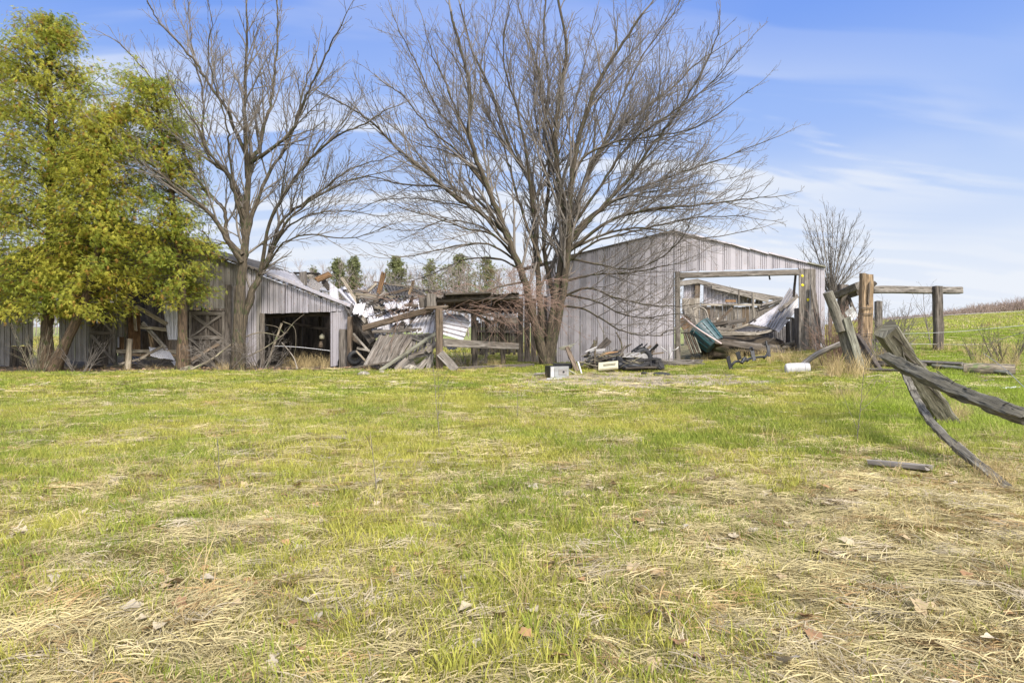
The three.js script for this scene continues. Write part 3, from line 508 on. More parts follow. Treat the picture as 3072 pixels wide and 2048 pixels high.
const lowLabels = ['wide grey board end sticking out lowest left under the fallen door', 'level grey board across the foot of the fallen door', 'grey board slanting steeply toward the middle post foot', 'upright pale grey board standing just left of the middle post', 'grey board leaning right behind the upright pale one', 'grey board tilted down to the right beside the tan rock', 'dark narrow board lying level under the door brace', 'dark narrow board slanting under the long diagonal board', 'broad grey board pressed against the middle post at half height'];
low.forEach(([a, b, c, d, w, m], i) => plank(lowLabels[i], c3(a, b, 22.75 + rr(0, 0.3)), c3(c, d, 23), w, 0.035, M.grey[m]));
plank('wide grey plank with a rounded end propped against the foot of the middle post', c3(1195, 1115, 22.5), c3(1372, 1305, 22.0), 0.27, 0.05, M.grey[2]);
plank('reddish brown board lying flat in the grass before the middle post', onGround(c3(1105, 1344, 21.6), 0.05), onGround(c3(1462, 1322, 22), 0.06), 0.05, 0.12, M.redBoard);
plank('pale grey board lying flat left of the reddish board', onGround(c3(960, 1368, 21.5), 0.04), onGround(c3(1110, 1345, 21.8), 0.05), 0.04, 0.12, M.grey[2]);
{ // short broken boards and scraps jammed through the heap
  const r = mulberry(4242);
  for (let i = 0; i < 46; i++) {
    const x = rr(260, 1130, r), y = rr(470, 870, r), Z = rr(24.6, 27, r), a = rr(-0.9, 0.9, r) + (r() < 0.3 ? 1.2 : 0), l = rr(60, 210, r);
    const m = pick([M.grey[0], M.grey[1], M.grey[3], M.dark[1], M.pale[1], M.brown[0]], r);
    plank('short broken board jammed in the heap of the fallen shed', c3(x, y, Z), c3(x + Math.cos(a) * l, y - Math.sin(a) * l * 0.6, Z + rr(-0.6, 0.6, r)), rr(0.06, 0.16, r), rr(0.02, 0.05, r), m, { jag: 0.07, group: 'broken boards in the heap of the fallen shed' });
  }
  for (let i = 0; i < 15; i++) {
    const x = rr(330, 1080, r), y = rr(390, 620, r), Z = rr(26.2, 28, r), a = rr(-0.5, 1.1, r), l = rr(180, 420, r);
    plank('long broken rafter crossing the heap of the fallen shed', c3(x, y, Z), c3(x + Math.cos(a) * l * (r() < 0.5 ? -1 : 1), y + Math.sin(a) * l * 0.6, Z + rr(-0.6, 0.6, r)), rr(0.08, 0.14, r), rr(0.05, 0.1, r), pick([M.grey[1], M.grey[3], M.dark[1], M.pale[0], M.brown[0], M.grey[0]], r), { jag: 0.08, group: 'long rafters in the heap of the fallen shed' });
  }
  const big = [[940, 560, 190, 110, 'ribbed pale sheet lying under the post top at the right of the heap'], [640, 700, 200, 110, 'ribbed pale sheet half under the long brown beam'], [1010, 740, 140, 130, 'pale sheet standing close behind the middle post'], [420, 740, 150, 90, 'pale sheet end below the drooping striped sheet'], [240, 560, 120, 110, 'pale sheet hanging beside the torn roof edge of the lean-to']];
  for (const [x, y, w, h, l] of big) { const k = rr(-40, 40, r); metalSheet(l, c3(x, y, 25), c3(x + w, y + k * 0.5 - 20, 25.2), c3(x + w - k, y + h + k * 0.4, 24.6), c3(x - k, y + h, 24.5), M.white[0], { rib: 'roof', dent: 0.04, rag: 0.08 }); }
  const scraps = [[880, 520, 150, 90, 'torn pale sheet corner at the right end of the heap'], [560, 560, 120, 80, 'pale crumpled sheet scrap in the middle of the heap'], [300, 620, 130, 90, 'pale sheet scrap just right of the lean-to roof end'], [700, 560, 160, 70, 'pale strip of sheet above the striped white sheet'], [440, 900, 120, 60, 'pale sheet scrap low beside the fallen plank wall']];
  for (const [x, y, w, h, l] of scraps) metalSheet(l, c3(x, y, 25.4), c3(x + w, y - 30, 25.7), c3(x + w + 30, y + h - 20, 25.2), c3(x + 20, y + h, 25), M.white[0], { rib: 'roof', dent: 0.07, rag: 0.12, sag: 0.06 });
}
{ // the standing frame: middle post, round beam, rail and back posts
  const t = thing('post_frame', 'standing timber frame with a brown middle post, thick top beam and a grey rail', 'timber frame', base(-2.3, 22.6));
  part(t, 'post', beam(c3(1185, 615, 22.6), base(c3(1188, 0, 22.6).x, 22.6, -0.1), 0.225, 0.2, { seg: 7 }), M.brown[0]);
  part(t, 'post', beam(c3(1154, 640, 22.75), base(c3(1160, 0, 22.75).x, 22.75, -0.1), 0.05, 0.2), M.dark[0]);
  part(t, 'block', beam(c3(1000, 500, 23), c3(1002, 605, 23), 0.25, 0.14), M.grey[3]); part(t, 'block', beam(c3(1100, 452, 22.8), c3(1098, 612, 22.8), 0.33, 0.16), M.grey[1]);
  part(t, 'block', beam(c3(1040, 612, 22.8), c3(1280, 605, 22.8), 0.12, 0.2), M.brown[1]);
  part(t, 'top_beam', beam(c3(1150, 515, 22.9), c3(2070, 475, 23.8), 0.22, 0.2, { seg: 10, wob: 0.014 }), M.grey[3]);
  for (let i = 0; i < 9; i++) part(t, 'roof_sheet', sheet(c3(1150 + i * 104, 505 - i * 5, 30).setY(c3(1150 + i * 104, 500 - i * 6, 23).y + rr(-0.25, -0.05)), c3(1150 + i * 104 + 100, 500 - i * 5, 30).setY(c3(1250 + i * 104, 496 - i * 6, 23).y + rr(-0.25, -0.05)), c3(1250 + i * 104, 492 - i * 6, 22.7 + i * 0.1), c3(1150 + i * 104, 496 - i * 6, 22.7 + i * 0.1), { rib: 'roof', nv: 5, keep: true, dent: 0.05, rag: 0.08 }), pick(M.steelDark));
  part(t, 'board', beam(c3(1240, 462, 22.8), c3(1760, 448, 23.2), 0.06, 0.3, { wob: 0.02 }), M.dark[1]);
  part(t, 'rail', beam(c3(1232, 1000, 22.55), c3(2070, 1040, 25), 0.27, 0.06, { taper: 0.85, seg: 8 }), M.grey[0]);
  part(t, 'post', beam(c3(1572, 640, 24.2), base(c3(1585, 0, 24.2).x, 24.2, -0.1), 0.19, 0.18), M.dark[1]);
  part(t, 'post', beam(c3(1890, 690, 26.4), base(c3(1905, 0, 26.4).x, 26.4, -0.1), 0.19, 0.18), M.dark[1]);
  part(t, 'post', beam(c3(1712, 740, 27), base(c3(1712, 0, 27).x, 27, -0.1), 0.11, 0.1), M.grey[0]);
  part(t, 'roof_sheet', sheet(c3(1300, 560, 28), c3(2070, 500, 29), c3(2070, 690, 27.5), c3(1330, 640, 27), { rib: 'roof', nv: 5, dent: 0.08 }), M.steelDark[1]);
  part(t, 'beam', beam(c3(1300, 625, 24.6), c3(1850, 710, 25.4), 0.09, 0.06), M.white[1]); part(t, 'beam', beam(c3(1780, 672, 26), c3(2060, 712, 26.3), 0.11, 0.06), M.white[1]);
  part(t, 'board', beam(c3(1805, 750, 25.6), c3(2065, 750, 25.9), 0.23, 0.04), M.grey[1]); part(t, 'board', beam(c3(1600, 690, 25), c3(1790, 785, 25), 0.1, 0.05), M.grey[3]);
  part(t, 'sill', beam(base(c3(1395, 0, 22.9).x, 22.9, 0.05), base(c3(2240, 0, 24.8).x, 24.8, 0.07), 0.12, 0.14, { seg: 8 }), M.grey[3]);
}
{ // board fence standing behind the frame
  const Z = 33, t = thing('board_fence', 'tall dark board fence standing behind the timber frame', 'fence', base(-0.5, Z));
  boards(t, c3(1540, 720, Z), c3(2130, 700, Z), c3(2130, 1140, Z), c3(1540, 1140, Z), 20, M.dark.concat([M.grey[3]]), { ragBot: 0.15, ragTop: 0.3 });
  part(t, 'rail', beam(c3(1550, 870, Z - 0.08), c3(2120, 880, Z - 0.08), 0.12, 0.05), M.grey[3]);
}
// left barn: what lies in its wide opening
plank('orange brown plywood panel standing in the wide opening of the old barn', c1(1260, 905, 25.7), c1(1262, 1180, 25.6), 0.48, 0.02, M.orange[0], { name: 'plywood_panel', cat: 'panel' });
plank('wide brown plywood panel behind the crossed pale beams', c1(1362, 760, 25.9), c1(1368, 1190, 25.8), 0.5, 0.02, M.orange[0], { name: 'plywood_panel', cat: 'panel' });
plank('brown board wall piece deep in the wide opening of the old barn', c1(1560, 990, 26.6), c1(1570, 1180, 26.5), 0.9, 0.03, M.brown[1], { name: 'plywood_panel', cat: 'panel' });
plank('pale rafter sloping down to the hanging white sheet', c1(1390, 745, 25.2), c1(1700, 925, 24.9), 0.14, 0.06, M.pale[0]);
plank('pale rafter sloping from the brown panel to the ground under the hanging sheet', c1(1455, 915, 25.3), c1(1690, 1175, 24.9), 0.14, 0.07, M.pale[1]);
plank('pale tie beam lying level between the brown panels and the hanging sheet', c1(1432, 958, 25.1), c1(1702, 985, 25), 0.12, 0.06, M.pale[0]);
plank('upright tan stud against the brown plywood panel', c1(1360, 745, 25.4), c1(1385, 995, 25.3), 0.10, 0.06, M.pale[0]);
plank('orange timber lying level at the bottom of the wide opening', c1(1190, 1205, 24.9), c1(1825, 1208, 24.9), 0.13, 0.1, M.pale[0]);
plank('second orange timber lying just under the first in the wide opening', c1(1330, 1240, 24.8), c1(1825, 1250, 24.8), 0.09, 0.1, M.orange[1]);
plank('short reddish splinter at the left end of the orange timbers', c1(1195, 1178, 25.8), c1(1270, 1225, 25.7), 0.08, 0.05, M.orange[0]);
metalSheet('large white sheet hanging in the wide opening of the old barn', c1(1630, 560, 25.1), c1(1925, 565, 25.3), c1(1830, 1085, 25), c1(1715, 1085, 24.9), M.white[0], { rib: 'pole', dent: 0.02 });
metalSheet('torn white sheet lying in front of the orange timbers', c1(1518, 1158, 24.9), c1(1700, 1165, 25), c1(1785, 1285, 24.5), c1(1535, 1255, 24.5), M.white[0], { rib: 'wave', dent: 0.07, rag: 0.1 });
metalSheet('small white scrap leaning at the right foot of the wide opening', c1(1745, 1310, 24.9), c1(1830, 1290, 25), c1(1835, 1345, 24.8), c1(1780, 1350, 24.8), M.white[0], { rib: 'wave' });
plank('snapped tan timber poking out low under the hanging white sheet', c1(1420, 1290, 24.4), c1(1660, 1150, 24.9), 0.09, 0.06, M.pale[0], { jag: 0.08 });
plank('snapped pale timber lying across the cut post foot', c1(1230, 1330, 24.3), c1(1480, 1270, 24.5), 0.08, 0.06, M.pale[1], { jag: 0.08 });
plank('short warm tan board end standing right of the plywood panel', c1(1530, 1010, 25.2), c1(1560, 1190, 25.1), 0.14, 0.04, M.orange[1], { jag: 0.06 });
metalSheet('dark curled sheet hanging under the pale rafters', c1(1380, 780, 27), c1(1440, 790, 27), c1(1530, 925, 26.6), c1(1440, 890, 26.6), M.steelDark[1], { rib: 'wave', dent: 0.05 });
metalSheet('dark ribbed sheet beside the braced door, behind the cut post', c1(1192, 690, 25.6), c1(1275, 700, 25.7), c1(1265, 1050, 25.5), c1(1195, 1050, 25.5), M.shade[0], { rib: 'pole', dent: 0.03 });
metalSheet('small white curved scrap beside the braced door foot', c1(1185, 1060, 25.3), c1(1215, 1050, 25.4), c1(1215, 1165, 25.2), c1(1178, 1165, 25.2), M.white[1], { rib: 'wave' });
{
  const c = G(400, 1092), Z = -c.z, t = thing('cool_box', 'blue cool box with a white lid and handle on the barn floor', 'cool box', c);
  part(t, 'body', placeBox(0.5, 0.3, 0.35, c.clone().add(V(0, 0.16, 0)), 0.2), M.blue); part(t, 'lid', placeBox(0.52, 0.05, 0.37, c.clone().add(V(0, 0.335, 0)), 0.2), M.whitePlastic);
  part(t, 'handle', rod([c.clone().add(V(-0.1, 0.1, 0.2)), c.clone().add(V(-0.1, 0.24, 0.23)), c.clone().add(V(0.1, 0.24, 0.2)), c.clone().add(V(0.1, 0.1, 0.17))], 0.015), M.whitePlastic);
}
solo('cut_post', 'pale cut log post standing upright before the wide opening', 'post', rod([c1(1302, 1390, 24.2), c1(1312, 1230, 24.2), c1(1322, 1076, 24.2)], 0.11, 0.09, 10, 6, 0.1), M.pale[0]);
solo('cut_post', 'dark thin post standing right behind the pale cut log', 'post', rod([base(c1(1285, 0, 25).x, 25), c1(1285, 1050, 25), c1(1290, 700, 25)], 0.07, 0.06, 8, 6, 0.1), M.bark);
solo('sawn_log', 'sawn pale log end lying in the grass before the second braced door', 'log', rod([onGround(c2(-10, 1440, 22), 0.09), onGround(c2(78, 1410, 22.6), 0.1)], 0.1, 0.1, 10, 3, 0.1), M.paleBark);
plank('flat weathered board lying before the braced door in the leaves', base(c1(860, 1, 24.4).x, 24.4, 0.1), base(c1(1090, 1, 24.6).x, 24.6, 0.12), 0.05, 0.25, M.grey[3]);
plank('brown board leaning low across the maple foot', c2(75, 1285, 24), c2(378, 1112, 24.5), 0.11, 0.05, M.brown[0]);
solo('fallen_branch', 'long bare pale branch lying up against the lean-to from the grass', 'branch', rod([onGround(c2(60, 1450, 22.3), 0.05), c2(300, 1275, 23), c2(520, 1110, 23.8), c2(800, 990, 24.4), c2(1050, 1030, 24.6)], 0.05, 0.012, 6, 16, 0.15), M.paleBark);
solo('fallen_branch', 'slanting pole standing across the left part of the lean-to opening', 'branch', rod([base(c2(880, 0, 24.9).x, 24.9), c2(960, 1140, 25), c2(1050, 890, 25.3)], 0.04, 0.045, 7, 8, 0.1), M.paleBark);
solo('fallen_branch', 'thin forked branch bent across the front of the lean-to opening', 'branch', mergeGeometries([rod([c2(560, 1290, 24), c2(820, 1180, 24.4), c2(1080, 1000, 24.6), c2(1180, 880, 24.6), c2(1290, 790, 24.6)], 0.03, 0.008, 5, 12, 0.1), rod([c2(1080, 1000, 24.6), c2(1000, 930, 24.5), c2(860, 900, 24.4)], 0.015, 0.006, 5, 8), rod([c2(1060, 870, 24.5), c2(1180, 930, 24.5), c2(1200, 1120, 24.5), c2(1180, 1230, 24.5)], 0.014, 0.006, 5, 10)]), M.paleBark);
solo('rope', 'white rope drooping across the lean-to opening', 'rope', rod([c2(960, 1130, 25), c2(1250, 1145, 25), c2(1570, 1182, 25)], 0.009, 0.009, 5, 14), M.cloth);
solo('fallen_branch', 'pale broken stick leaning in the dry weeds of the lean-to opening', 'branch', rod([base(c2(1215, 0, 24.4).x, 24.4), c2(1180, 1260, 24.5), c2(1050, 1095, 24.8)], 0.025, 0.015, 5, 8), M.pale[1]);
{ // small yellowish figure-like thing hanging in the dark lean-to
  const t = thing('yellowish_figure', 'small yellowish figure like shape hanging in the dark of the lean-to', 'oddment', c2(1475, 1150, 26));
  const lat = (pts, c) => { const g = new THREE.LatheGeometry(pts.map(([x, y]) => new THREE.Vector2(x, y)), 12); g.translate(c.x, c.y, c.z); return g; };
  part(t, 'base', lat([[0.001, 0], [0.1, 0.01], [0.08, 0.12], [0.05, 0.22], [0.06, 0.25]], c2(1468, 1150, 26)), M.brown[0]); part(t, 'shade', lat([[0.04, 0], [0.1, 0.03], [0.1, 0.13], [0.03, 0.2]], c2(1480, 1060, 26)), M.cream);
}
solo('white_rock', 'whitish rock lying in the grass before the fallen plank wall', 'rock', lump(G(1090, 1128).add(V(0, 0.04, 0)), 0.2, 0.13, 0.15, 3), M.stone);
solo('white_rock', 'smaller tan rock half hidden in grass right of the whitish rock', 'rock', lump(G(1148, 1122).add(V(0, 0.02, 0)), 0.15, 0.09, 0.12, 8), M.stone);
solo('white_rock', 'tan rock against the boards under the fallen door', 'rock', lump(G(1232, 1112).add(V(0, 0.06, 0)), 0.28, 0.14, 0.18, 5), M.stone);

// ------------------------------------------------------------------ junk before the right barn
{ // microwave oven
  const c = G(1678, 1133), t = thing('microwave_oven', 'silver and black microwave oven lying in the grass before the barn', 'microwave', c);
  const ry = 0.32, w = 0.60, h = 0.35, d = 0.42, q = new THREE.Matrix4().makeRotationY(ry), pt = (x, y, z) => V(x, y, z).applyMatrix4(q).add(c);
  part(t, 'body', placeBox(w, h, d, pt(0, h / 2, -d / 2), ry), M.black);
  part(t, 'front_panel', placeBox(w * 0.985, h * 0.96, 0.03, pt(0, h / 2, 0.014), ry), M.silver);
  part(t, 'window', placeBox(w * 0.46, h * 0.5, 0.014, pt(0.1, h * 0.5, 0.034), ry), M.greyMetal);
  part(t, 'control_panel', placeBox(w * 0.17, h * 0.86, 0.012, pt(-w * 0.385, h * 0.5, 0.033), ry), M.whitePlastic);
  part(t, 'handle', placeBox(0.025, h * 0.7, 0.03, pt(-w * 0.27, h * 0.5, 0.045), ry), M.silver);
  const dial = new THREE.CylinderGeometry(0.03, 0.03, 0.02, 14); dial.rotateX(Math.PI / 2); dial.rotateY(ry); const dp = pt(0.12, h * 0.52, 0.05); dial.translate(dp.x, dp.y, dp.z); part(t, 'dial', dial, M.black);
}
{ const c = c4(590, 1375, 22.6); solo('plastic_crate', 'low black plastic bin behind the microwave', 'bin', mergeGeometries([placeBox(0.58, 0.14, 0.4, c, 0.1), placeBox(0.64, 0.03, 0.46, c.clone().add(V(0, 0.08, 0)), 0.1)]), M.black); }
plank('brown post leaning behind the microwave with a board on top', c4(632, 1200, 23.2), onGround(c4(728, 1400, 22)), 0.15, 0.11, M.brown[0]);
solo('grey_board', 'pointed grey board balanced on top of the leaning brown post', 'board', (() => { const s = new THREE.Shape([[0, 0], [0.75, 0.16], [0.95, 0.34], [0.58, -0.02], [0.5, -0.13], [0.06, -0.09]].map(([x, y]) => new THREE.Vector2(x, y))); const g = new THREE.ExtrudeGeometry(s, { depth: 0.03, bevelEnabled: true, bevelSize: 0.006, bevelThickness: 0.006, bevelSegments: 1 }); g.scale(0.75, 0.8, 1); g.rotateY(0.15); const p = c4(552, 1198, 23.3); g.translate(p.x, p.y, p.z); return g; })(), M.lichen[0]);
solo('white_stick', 'white stick leaning on the ground right of the microwave', 'stick', rod([c4(735, 1335, 21.6), onGround(c4(770, 1462, 21.2), 0.02)], 0.028, 0.026, 7, 3), M.whitePlastic);
solo('white_stick', 'long pale pole lying on the junk heap toward the cream panel', 'stick', rod([c4(735, 1330, 22.4), c4(900, 1375, 22), c4(1078, 1425, 21.6)], 0.03, 0.03, 7, 8), M.paleBark);
solo('white_stick', 'short white stick lying flat before the microwave', 'stick', rod([onGround(c4(440, 1500, 19.8), 0.02), onGround(c4(580, 1488, 20), 0.02)], 0.02, 0.02, 6, 3), M.whitePlastic);
solo('white_stick', 'short pale stick lying between the microwave and the leaning post', 'stick', rod([onGround(c4(655, 1390, 21.5), 0.12), onGround(c4(712, 1430, 21), 0.03)], 0.03, 0.03, 6, 3), M.cream);
plank('pale board lying left of the microwave in the grass', onGround(c4(330, 1425, 21), 0.05), onGround(c4(430, 1400, 21.3), 0.05), 0.07, 0.1, M.grey[2]);
plank('dark broad blade of wood pointing up from the junk heap', c4(925, 1220, 23.2), c4(1022, 1130, 23.4), 0.19, 0.06, M.dark[0], { jag: 0.06, roll: 0.2, taper: 1.25 });
{ const c = c4(1345, 1300, 23.5);                               // lawn chair like black frame and tyre
  const t = thing('car_tyre', 'black tyre standing on edge in the junk heap beside the wall', 'tyre', onGround(c));
  const tor = new THREE.TorusGeometry(0.27, 0.105, 14, 36); tor.rotateY(0.35); tor.rotateX(-0.15); tor.translate(c.x, c.y, c.z); part(t, 'tyre', tor, M.rubber);
  const hub = new THREE.CylinderGeometry(0.17, 0.17, 0.08, 20); hub.rotateX(Math.PI / 2 - 0.15); hub.rotateY(0.35); hub.translate(c.x + 0.03, c.y, c.z + 0.0); part(t, 'rim', hub, M.greyMetal);
  for (let i = 0; i < 18; i++) { const a = i / 18 * 6.283, b = placeBox(0.04, 0.02, 0.17, V(Math.cos(a) * 0.372, Math.sin(a) * 0.372, 0), 0, 0, a + Math.PI / 2); b.rotateY(0.35); b.rotateX(-0.15); b.translate(c.x, c.y, c.z); part(t, 'tread_block', b, M.rubber); }
}
solo('metal_hood', 'dented grey metal hood lying against the tyre', 'metal hood', (() => { const g = new THREE.CylinderGeometry(0.3, 0.38, 0.62, 20, 4, true, 0, Math.PI * 1.1); g.rotateZ(Math.PI / 2 - 0.08); g.rotateX(-0.6); const p = g.attributes.position; for (let i = 0; i < p.count; i++) { const k = 1 + 0.14 * (fbm(p.getX(i) * 3 + 3, p.getY(i) * 3 + p.getZ(i) * 2, 2) - 0.5); p.setXYZ(i, p.getX(i), p.getY(i) * k, p.getZ(i) * k); } g.computeVertexNormals(); const c = c4(1225, 1345, 23.1); g.translate(c.x, c.y, c.z); return g; })(), M.greyMetal);
solo('rubbish_bag', 'slumped black rubbish bag left of the grey hood', 'rubbish bag', lump(c4(1070, 1330, 22.8), 0.28, 0.17, 0.2, 4, 0.5), M.black);
solo('rubbish_bag', 'flat black bag under the tyre', 'rubbish bag', lump(c4(1230, 1385, 22.2), 0.36, 0.13, 0.2, 14, 0.5), M.black);
{ const c = c4(1020, 1372, 21.7), t = thing('air_conditioner_front', 'cream slotted appliance front lying tilted on the junk heap', 'appliance panel', onGround(c));
  const rx = -0.9, ry = -0.25, m = new THREE.Matrix4().makeRotationFromEuler(new THREE.Euler(rx, ry, -0.12)), put = (w, h, d, x, y, z) => { const g = placeBox(w, h, d, V(x, y, z)); g.applyMatrix4(m); g.translate(c.x, c.y, c.z); return g; };
  part(t, 'panel', put(0.62, 0.34, 0.05, 0, 0, 0), M.cream); part(t, 'opening', put(0.38, 0.1, 0.02, 0.04, 0.03, 0.022), M.black); for (let i = 0; i < 3; i++) part(t, 'slat', put(0.36, 0.012, 0.02, 0.04, 0.0 + i * 0.03, 0.035), M.cream); part(t, 'rim', put(0.58, 0.02, 0.03, 0, -0.14, 0.03), M.cream); }
{ const t = thing('chair_frame', 'mangled black chair frame at the right end of the junk heap', 'chair', onGround(c4(1420, 1400, 22.3)));
  const b = (n, ...p) => part(t, n, rod(p, 0.028, 0.024, 6, 8), M.blackRough), Z = 22.4;
  b('rail', c4(1295, 1345, Z), c4(1380, 1320, Z - 0.2), c4(1510, 1305, Z - 0.3)); b('rail', c4(1300, 1330, Z + 0.4), c4(1400, 1305, Z + 0.4), c4(1500, 1310, Z)); b('leg', c4(1510, 1305, Z - 0.3), c4(1500, 1360, Z - 0.4), c4(1525, 1392, Z - 0.5)); b('leg', c4(1420, 1315, Z), c4(1430, 1380, Z - 0.4), c4(1490, 1375, Z - 0.4)); b('leg', c4(1290, 1340, Z), c4(1330, 1400, Z - 0.4)); b('stretcher', c4(1330, 1385, Z - 0.2), c4(1410, 1360, Z - 0.2), c4(1500, 1375, Z - 0.3));
  part(t, 'seat', lump(c4(1370, 1375, Z), 0.28, 0.1, 0.2, 21, 0.4), M.blackRough); }
solo('black_scrap', 'flat black rubber mat piece lying on the bare soil', 'rubber piece', (() => { const c = G(1984, 1127); const g = lump(c.add(V(0, 0.05, 0)), 0.27, 0.06, 0.16, 31, 0.35); return g; })(), M.rubber);
solo('black_scrap', 'small dark lump on the soil below the black bag', 'rubber piece', lump(G(1932, 1122).add(V(0, 0.03, 0)), 0.1, 0.05, 0.08, 33, 0.4), M.blackRough);
const heapStick = (label, pts, r, m, g) => solo('stick', label, 'stick', rod(pts, r, r * 0.6, 6, 8, 0.15), m, g);
plank('black broken chair back sticking up in the junk heap', c4(1020, 1290, 22.9), c4(1110, 1240, 23), 0.22, 0.04, M.blackRough, { jag: 0.03 });
plank('dark charred board lying over the cream appliance front', c4(900, 1320, 22.6), c4(1160, 1265, 22.9), 0.09, 0.06, M.dark[0], { jag: 0.04 });
plank('flat dark board under the chair frame', c4(1180, 1395, 22.1), c4(1480, 1385, 22), 0.06, 0.3, M.dark[1], { jag: 0.04 });
solo('rubbish_bag', 'small torn black bag between the cream panel and the hood', 'rubbish bag', lump(c4(1130, 1370, 22.3), 0.2, 0.12, 0.16, 44, 0.6), M.black);
solo('rubbish_bag', 'dark heap of rags behind the gnarled root', 'rags', lump(c4(960, 1320, 23), 0.3, 0.16, 0.2, 54, 0.6), M.blackRough);
{
  const r = mulberry(321);
  for (let i = 0; i < 34; i++) { const x = rr(760, 1470, r), y = rr(1225, 1385, r), Z = x > 1120 ? rr(23.8, 24.6, r) : rr(22.3, 24, r), a = rr(-0.7, 1.1, r), l = rr(50, 170, r), m = pick([M.black, M.blackRough, M.dark[0], M.dark[1], M.grey[3], M.greyMetal, M.black, M.brown[1]], r); plank('dark scrap of wood or metal jammed in the junk heap', c4(x, y, Z), c4(x + Math.cos(a) * l, y - Math.sin(a) * l, Z + rr(-0.3, 0.3, r)), rr(0.03, 0.12, r), rr(0.03, 0.06, r), m, { name: 'scrap', cat: 'scrap', jag: 0.05, group: 'dark scraps in the junk heap' }); }
  for (const [x, y, l] of [[900, 1345, 'dark crumpled lump under the wooden blade'], [1280, 1355, 'dark crumpled lump between the hood and the tyre'], [1450, 1350, 'dark crumpled lump at the right end of the junk heap']]) solo('scrap', l, 'scrap', lump(c4(x, y, 22.8), 0.3, 0.2, 0.22, x, 0.7), M.blackRough);
}
heapStick('tall dark stick standing behind the grey hood', [c4(1150, 1240, 23.6), c4(1140, 1150, 23.8), c4(1095, 1055, 24)], 0.035, M.bark);
heapStick('dark stick slanting up right over the grey hood', [c4(1060, 1270, 23.2), c4(1160, 1215, 23.4), c4(1240, 1165, 23.6)], 0.04, M.bark);
heapStick('gnarled upright root left of the dark wooden blade', [onGround(c4(890, 1370, 22.3)), c4(895, 1250, 22.8), c4(885, 1130, 23.1)], 0.05, M.bark);
heapStick('thin fork rising from the gnarled root', [c4(900, 1200, 22.9), c4(912, 1150, 23), c4(910, 1098, 23)], 0.02, M.bark);
heapStick('reddish board edge slanting across the junk heap', [c4(930, 1290, 22.9), c4(1010, 1255, 22.9), c4(1110, 1240, 23)], 0.05, M.orange[0]);
const twigHeap = []; for (let i = 0; i < 60; i++) { const x = rr(760, 1290), y = rr(1260, 1390), Z = rr(21.9, 23), a = rr(-0.6, 0.6), l = rr(40, 130); twigHeap.push(rod([c4(x, y, Z), c4(x + l * 0.5, y - a * l * 0.5 + rr(-12, 12), Z + rr(-0.3, 0.3)), c4(x + l, y - a * l, Z + rr(-0.3, 0.3))], rr(0.008, 0.02), 0.006, 5, 6)); }
solo('twig_heap', 'tangle of bare twigs through the junk heap before the barn wall', 'twigs', mergeGeometries(twigHeap), M.paleBark).userData.kind = 'stuff';
for (const [a, b, c, d, l] of [[1515, 1195, 1575, 1240, 'bleached white stick tilted left at the doorway foot'], [1590, 1300, 1600, 1195, 'bleached white stick standing straight up at the doorway foot'], [1620, 1230, 1680, 1195, 'bleached white stick pointing right at the left jamb'], [1575, 1335, 1620, 1240, 'bleached white stick rising from the grass below the others']]) heapStick(l, [c4(a, b, 26.5), c4((a + c) / 2 + 6, (b + d) / 2 + 4, 26.4), c4(c, d, 26.5)], 0.025, M.whitePlastic);
{ // coil of fence wire on the ground
  const c = G(2042, 1098), t = new Tubes(); for (let k = 0; k < 26; k++) { const p = [], r = rr(0.55, 1.0), y0 = rr(0.03, 0.2), ph = rr(0, 6), ox = rr(-0.06, 0.06); for (let i = 0; i <= 30; i++) { const a = i / 30 * 6.28; p.push(V(c.x + ox + Math.cos(a) * r, c.y + y0 + Math.sin(a * 2 + ph) * 0.03, c.z - 0.3 + Math.sin(a) * r * 0.7)); } t.add(p, p.map(() => 0.012), 4); }
  solo('wire_coil', 'flat coil of old fence wire lying before the doorway', 'wire coil', t.build(), M.grey[2]);
}
// inside the right barn
{ // teal tub lying on its side
  const c = c5(440, 1100, 29), t = thing('plastic_tub', 'big teal ribbed plastic tub lying on its side inside the doorway', 'tub', onGround(c));
  const dir = V(-0.62, 0.70, -0.45).normalize(), q = new THREE.Quaternion().setFromUnitVectors(V(0, 1, 0), dir), put = (g) => { g.applyQuaternion(q); g.translate(c.x, c.y, c.z); return g; };
  const prof = []; for (let i = 0; i <= 14; i++) { const v = i / 14; prof.push(new THREE.Vector2(0.43 + 0.17 * v + (i % 3 === 1 ? 0.02 : 0), -0.5 + v * 1.0)); }
  part(t, 'wall', put(new THREE.LatheGeometry(prof, 28)), M.teal); const rim = new THREE.TorusGeometry(0.60, 0.03, 8, 28); rim.rotateX(Math.PI / 2); rim.translate(0, 0.5, 0); part(t, 'rim', put(rim), M.tealDark); part(t, 'bottom', put(new THREE.CircleGeometry(0.43, 24).rotateX(Math.PI / 2).translate(0, -0.5, 0)), M.teal);
  for (let i = 0; i < 14; i++) { const a = i / 14 * 6.283; part(t, 'rib', put(placeBox(0.05, 0.94, 0.05, V(Math.cos(a) * 0.53, 0, Math.sin(a) * 0.53), -a, 0, -0.17)), M.tealDark); }
}
solo('pole', 'pinkish pole leaning over the teal tub', 'pole', rod([c5(205, 900, 29), c5(340, 1010, 28.4), c5(580, 1165, 27.8)], 0.035, 0.04, 8, 8, 0.05), M.pipe);
